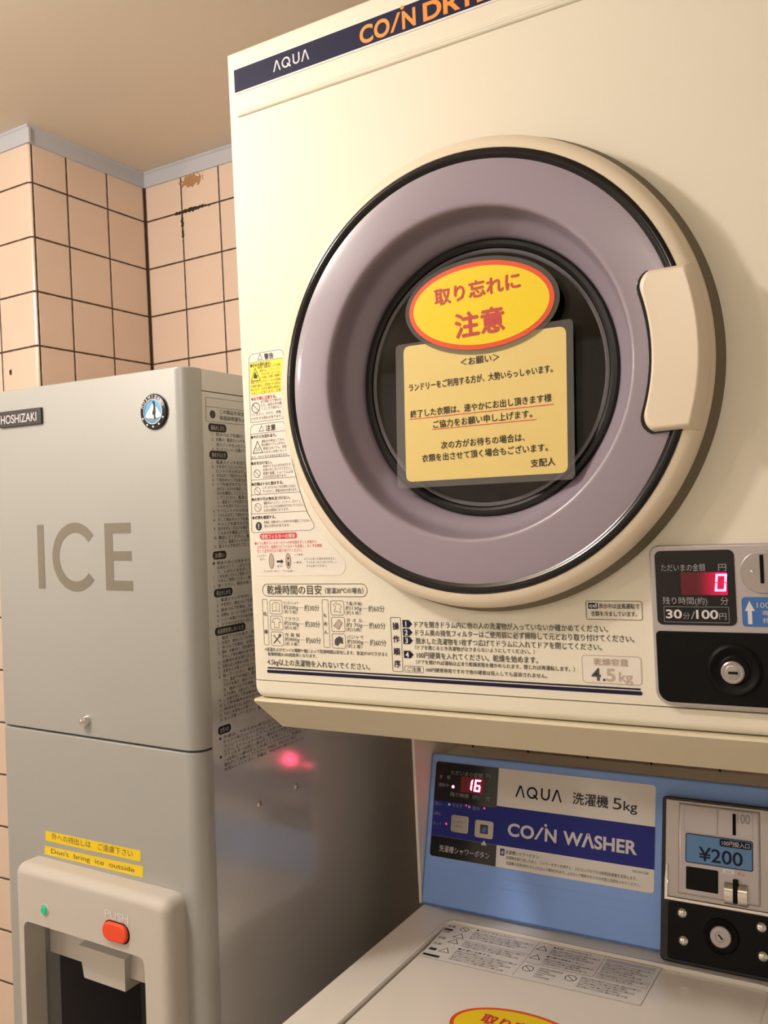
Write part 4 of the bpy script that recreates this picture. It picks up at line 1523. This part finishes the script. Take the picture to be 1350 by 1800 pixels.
# niche lining and what hangs in it
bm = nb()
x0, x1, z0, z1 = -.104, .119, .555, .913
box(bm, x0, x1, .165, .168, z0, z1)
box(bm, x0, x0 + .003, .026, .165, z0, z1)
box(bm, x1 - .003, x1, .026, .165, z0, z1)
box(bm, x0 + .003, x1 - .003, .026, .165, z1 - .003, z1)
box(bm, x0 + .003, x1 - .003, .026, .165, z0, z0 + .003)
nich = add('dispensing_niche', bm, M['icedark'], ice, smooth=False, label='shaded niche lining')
bm = nb()
box(bm, -.099, .114, .010, .040, .851, .9095)
bevel(bm, .003, 2)
add('niche_front_panel', bm, M['icehouse'], nich)
bm = nb()
a = [bm.verts.new(p) for p in ((-.030, -.002, .880), (.050, -.002, .880), (.050, .085, .895), (-.030, .085, .895))]
b = [bm.verts.new(p) for p in ((-.0265, .002, .838), (.0455, .002, .838), (.0455, .075, .838), (-.0265, .075, .838))]
for i in range(4):
    j = (i + 1) % 4
    bm.faces.new((a[i], a[j], b[j], b[i]))
bm.faces.new(a)
bm.faces.new(list(reversed(b)))
bevel(bm, .003, 2)
add('ice_chute', bm, M['icehouse'], nich, label='grey ice chute')
# housing frame round the niche
bm = nb()
frame_prism(bm, rr(-.1145, .1500, .520, .9785, (.02, .02, .014, .014), 6), rr(-.0968, .1130, .560, .9085, (.02, .02, .010, .010), 6), -.001, .0300, 0, bev=.0125, seg=5)
hs = add('dispenser_housing', bm, M['icehouse'], ice, label='raised grey dispenser surround')
HP = .0300


def fh(u, v, lift):
    return (u / 1000, -HP - lift / 1000, v / 1000)


bm = nb()
disc_h(bm, -.0558, .9300, .0060, HP - .002, HP + .0034, 0, bev=.0030, seg=24)
add('power_light', bm, M['greenled'], hs, label='green indicator light')
bm = nb()
lathe(bm, [(.0062, HP - .001), (.0078, HP - .001), (.0074, HP + .0008), (.0062, HP + .0010)], -.0558, .9300, 0, 24, close=True)
add('light_rim', bm, M['icehouse'], hs)
bm = nb()
prism(bm, rr(.0480, .0905, .9175, .9415, .0115, 8), HP - .001, HP + .0006, 0)
add('button_rim', bm, M['blackflat'], hs, label='dark gap round the button')
bm = nb()
prism(bm, rr(.0492, .0890, .9190, .9405, .0105, 8), HP - .001, HP + .0050, 0, bev=.0025, seg=3)
add('push_button', bm, M['btnorange'], hs, label='orange push button')
P = Print(fh)
P.text('PUSH', 50.6, 943.6, 13.0, 'emwhite', x1=89.8, bold=.02, lift=.4)
P.build('push_lettering', hs)


def fi(u, v, lift):
    return (u / 1000, -lift / 1000, v / 1000)


P = Print(fi)
P.rect(-85.6, -73.2, 1324.0, 1405.6, 'iceletter', .3)
arc = [radians(a) for a in range(38, 323, 6)]
cxi, czi = -15.5, 1364.4
P.stroke([(cxi + 36 * cos(a), czi + 36.5 * sin(a)) for a in arc], 12.6, 'iceletter', .3, closed=False)
P.poly([(37.0, 1324.2), (82.4, 1324.2), (82.4, 1336.4), (50.6, 1336.4), (50.6, 1360.2), (81.4, 1360.2), (81.4, 1371.6), (50.6, 1371.6), (50.6, 1393.0), (81.0, 1393.0), (81.0, 1405.4), (37.0, 1405.4)], 'iceletter', .3)
P.build('ice_lettering', ice, label='large taupe letters')
bm = nb()
prism(bm, rr(-.1497, -.0674, 1.5335, 1.5545, .0012, 3), -.0005, .0034, 0, bev=.001, seg=2)
npl = add('name_plate', bm, M['plate'], ice, label='dark grey name plate')
P = Print(lambda u, v, l: fi(u, v, l + 3.4))
P.text('HOSHIZAKI', -145.6, 1538.2, 15.5, 'silver', x1=-75.5, bold=.012)
P.build('name_plate_lettering', npl)
bm = nb()
lathe(bm, [(0, .0002), (.0205, .0002), (.0208, .0020), (.0198, .0032), (.0150, .0036), (.0146, .0030), (0, .0030)], .1265, 1.5331, 0, 64)
emb = add('emblem', bm, M['blackgloss'], ice, label='round blue and black emblem')
P = Print(lambda u, v, l: fi(u + 126.5, v + 1533.1, l + 3.0))
P.circ(0, 0, 14.2, 'emblue', .1, n=40)
P.poly([(-12.6, -5.5), (-10, -1), (-6, 3), (-3, 7), (-1, 9), (1, 4), (4, 6), (8, 2), (11, -2), (12.6, -5.5), (6, -8), (-6, -8)], 'emwhite', .2)
P.poly([(-12, -7.4), (12, -7.4), (8.6, -11.2), (3, -13.6), (-3, -13.6), (-8.6, -11.2)], 'emteal', .22)
P.poly([(.6, 9.2), (-.4, 10.8), (-1.8, 11.0), (-.2, 12.0), (1.6, 12.2), (3.0, 11.0), (3.2, 8.6), (4.0, 5.0), (4.2, 0), (3.4, -5), (4.4, -8.6), (2.6, -9.6), (1.4, -7.0), (.4, -3.0), (-1.4, -4.2), (-1.0, -1.0), (.8, 3.0), (1.0, 6.0)], 'ink', .34)
P.poly([(.6, 9.0), (1.0, 6.0), (.8, 3.0), (-.8, -1.0), (-1.2, -4.0), (.4, -3.2), (1.4, -7.0), (-.8, -8.6), (-2.6, -6.0), (-3.0, -1.0), (-2.0, 4.0), (-.6, 7.4)], 'emwhite', .3)
P.ring(0, 0, 14.3, .8, 'emwhite', .8)
for k_, ch in enumerate('HOSHIZAKI'):
    a = radians(158 - k_ * 17.0)
    P.text(ch, 15.7 * cos(a), 15.7 * sin(a), 5.2, 'silver', bold=.02, rot=a - pi / 2, lift=.8, align='C')
for a in (205, 238, 270, 302, 335):
    P.circ(17.4 * cos(radians(a)), 17.4 * sin(radians(a)), 1.25, 'emwhite', .8, n=10)
P.build('emblem_print', emb)
bm = nb()
lathe(bm, [(.0070, .0), (.0070, .0034), (.0060, .0070), (.0034, .0090), (0, .0095), (0, 0)], -.0054, 1.1622, 0, 24)
add('screw', bm, M['chrome'], ice, label='shiny screw')
for (q, tx, u0, u1, v, h, rot) in (([(-88.4, 1000.6), (80.2, 1002.6), (80.9, 1015.8), (-88.0, 1013.2)], '外への持出しは　ご遠慮下さい', -76, 68, 1004.6, 9.2, .012),
                                  ([(-90.6, 982.6), (83.2, 984.6), (85.2, 997.6), (-90.4, 993.6)], "Don't  bring  ice  outside", -78, 70, 986.0, 8.6, .014)):
    bm = nb()
    sheet(bm, q, fi, .1, .3)
    tp = add('label_tape', bm, M['tape'], ice, smooth=False, label='yellow embossed label tape')
    P = Print(fi)
    P.text(tx, u0, v, h, 'inkgrey', x1=u1, rot=rot, lift=.45)
    P.build('tape_text', tp)


# --- printing and bolts on the right side
def fs(u, v, lift):
    return (.175 + lift / 1000, u / 1000, v / 1000)


P = Print(fs)
P.stroke([(27, 1556), (300, 1556)], .3, 'ink', .1, closed=False)
P.stroke(rr(32.4, 262, 1520.8, 1548.8, .4, 1), .45, 'inkgrey', .2)
P.stroke([(32.4, 1538.2), (262, 1538.2)], .4, 'inkgrey', .2, closed=False)
P.excl_icon(43.9, 1529.6, 4.7, 4.7, 'ink', 'iceletter', .2)
P.text('この製品を安全にご使用いただくため、', 56.4, 1531.6, 5.6, 'ink', x1=170)
P.text('取扱説明書をよくお読みください。', 56.2, 1524.4, 5.6, 'ink', x1=160)


def head(x0, x1, z, tx):
    P.rect(x0, x1, z - 4.9, z + 4.9, 'ink', .2, r=4.2)
    P.text(tx, x0 + 4, z - 2.4, 6.2, 'iceside', x1=x1 - 4, lift=.4)


def lines(zs, x0, tx, num, x1=205):
    k = 0
    for i, z in enumerate(zs):
        start = num[i] if i < len(num) else ''
        body = tx[(i * 5) % len(tx):] + tx[:(i * 5) % len(tx)]
        if start:
            P.text(start, x0, z - 1.8, 4.6, 'ink')
        P.text(body[:26], x0 + 7.5, z - 1.8, 4.7, 'ink', x1=x1 - (i * 31) % 47, lift=.35)


head(35.6, 67.6, 1514.0, '運転のしかた')
lines((1506.4, 1500.4, 1494.4, 1488.8), 41, '給水バルブを開け、電源スイッチを入れてルーバーを開いてください。', ('1.', '2.', '', '3.'))
head(36.0, 68.2, 1482.0, '排水するとき')
lines((1473.6, 1468.3, 1463.2, 1458.0, 1452.8, 1447.6, 1442.3, 1437.1, 1431.9, 1426.6, 1421.4, 1416.2, 1410.9, 1405.7, 1400.4, 1395.2, 1390.0, 1384.7, 1379.5, 1374.2), 39.6,
      '電源スイッチを切りフロントパネルをはずして排水キャップを抜き水がなくなるのを確認してください。', ('1.', '2.', '', '3.', '4.', '5.', '', '', '', '', '', '6.', '7.', '8.', '', '9.', '', '10.', '', '11.'))
head(36.4, 60.6, 1364.0, 'お願い')
lines((1355.0, 1349.6, 1344.3, 1339.0, 1333.7, 1328.0), 36, '断水のあとは氷をすてて、しばらく水を流してからご使用ください。', ('●', '', '', '1.', '', '2.'))
head(36.4, 69.6, 1319.6, '停止のしかた')
lines((1311.4, 1305.4, 1299.4, 1293.4, 1287.4, 1281.8), 40.6, '電源スイッチを切り、給水バルブを閉め、ルーバーを開けて中の氷を取り出してください。', ('1.', '2.', '3.', '4.', '5.', '6.'))
head(36.2, 91.6, 1274.6, '長期間使用しないとき')
lines((1266.4, 1260.8, 1255.2, 1249.6, 1244.0, 1238.4, 1232.8, 1227.2, 1221.6, 1216.0, 1210.4, 1204.8, 1199.2, 1193.6, 1188.0, 1182.4, 1176.8, 1171.2), 40.2,
      '電源プラグを抜き、給水バルブを閉め、水抜きをして貯氷庫内の氷を取り出し水気をふき取ってください。', ('1.', '2.', '3.', '4.', '', '5.', '6.', '7.', '8.', '', '', '', '', '9.', '10.', '11.', '12.', '13.'))
head(36.0, 59.0, 1158.8, 'お手入れ')
lines((1149.6, 1144.2, 1138.8, 1133.4, 1128.0, 1122.6, 1117.2, 1111.8), 37.6, '外装は、やわらかい布でふいてください。エアフィルターは月に一度はずして水洗いしてください。', ('●', '', '', '', '●', '', '', ''), x1=232)
P.build('side_instructions', ice, label='black instruction print')
for (u, v) in ((183.9, 1052.8), (106.8, 1052.9)):
    bm = nb()
    lathe(bm, [(.0042, 0), (.0042, .0010), (.0030, .0020), (0, .0024), (0, 0)], 0, 0, 0, 16)
    add('side_screw', bm, M['chrome'], ice, T=lambda x, y, z, u=u, v=v: (.175 - y, u / 1000 + x, v / 1000 + z))
for fx in (-.14, .14):
    for fy in (.05, .53):
        bm = nb()
        lathe(bm, [(0, 0), (.02, 0), (.018, .0302), (0, .0302)], 0, 0, 0, 20)
        add('foot', bm, M['rubber'], ice, T=lambda x, y, z, fx=fx, fy=fy: (fx + x, fy + z, -y + .0))

# ------------------------------------------------------------------ ceiling lamps and the added fill (pendant sockets; the bulbs are the lamps set above)
for i, (x, y, _) in enumerate(LAMPS):
    t_ = thing('key_or_fill_pendant', ('bulb pendant light nearest the ice dispenser', 'added fill lamp on a pendant socket at the far left behind the camera', 'bulb pendant light straight behind the camera')[i], 'ceiling light', (x, y, CEIL))
    t_['group'] = 'ceiling lights'
    bm = nb()
    lathe(bm, [(0, 0), (.045, 0), (.045, .012), (.012, .020), (.008, .045), (.024, .050), (.024, .068), (0, .068)], 0, 0, 0, 32)
    add('socket', bm, M['trim'], t_, T=lambda a, p, b, x=x, y=y: (x + a, y + b, CEIL + p))
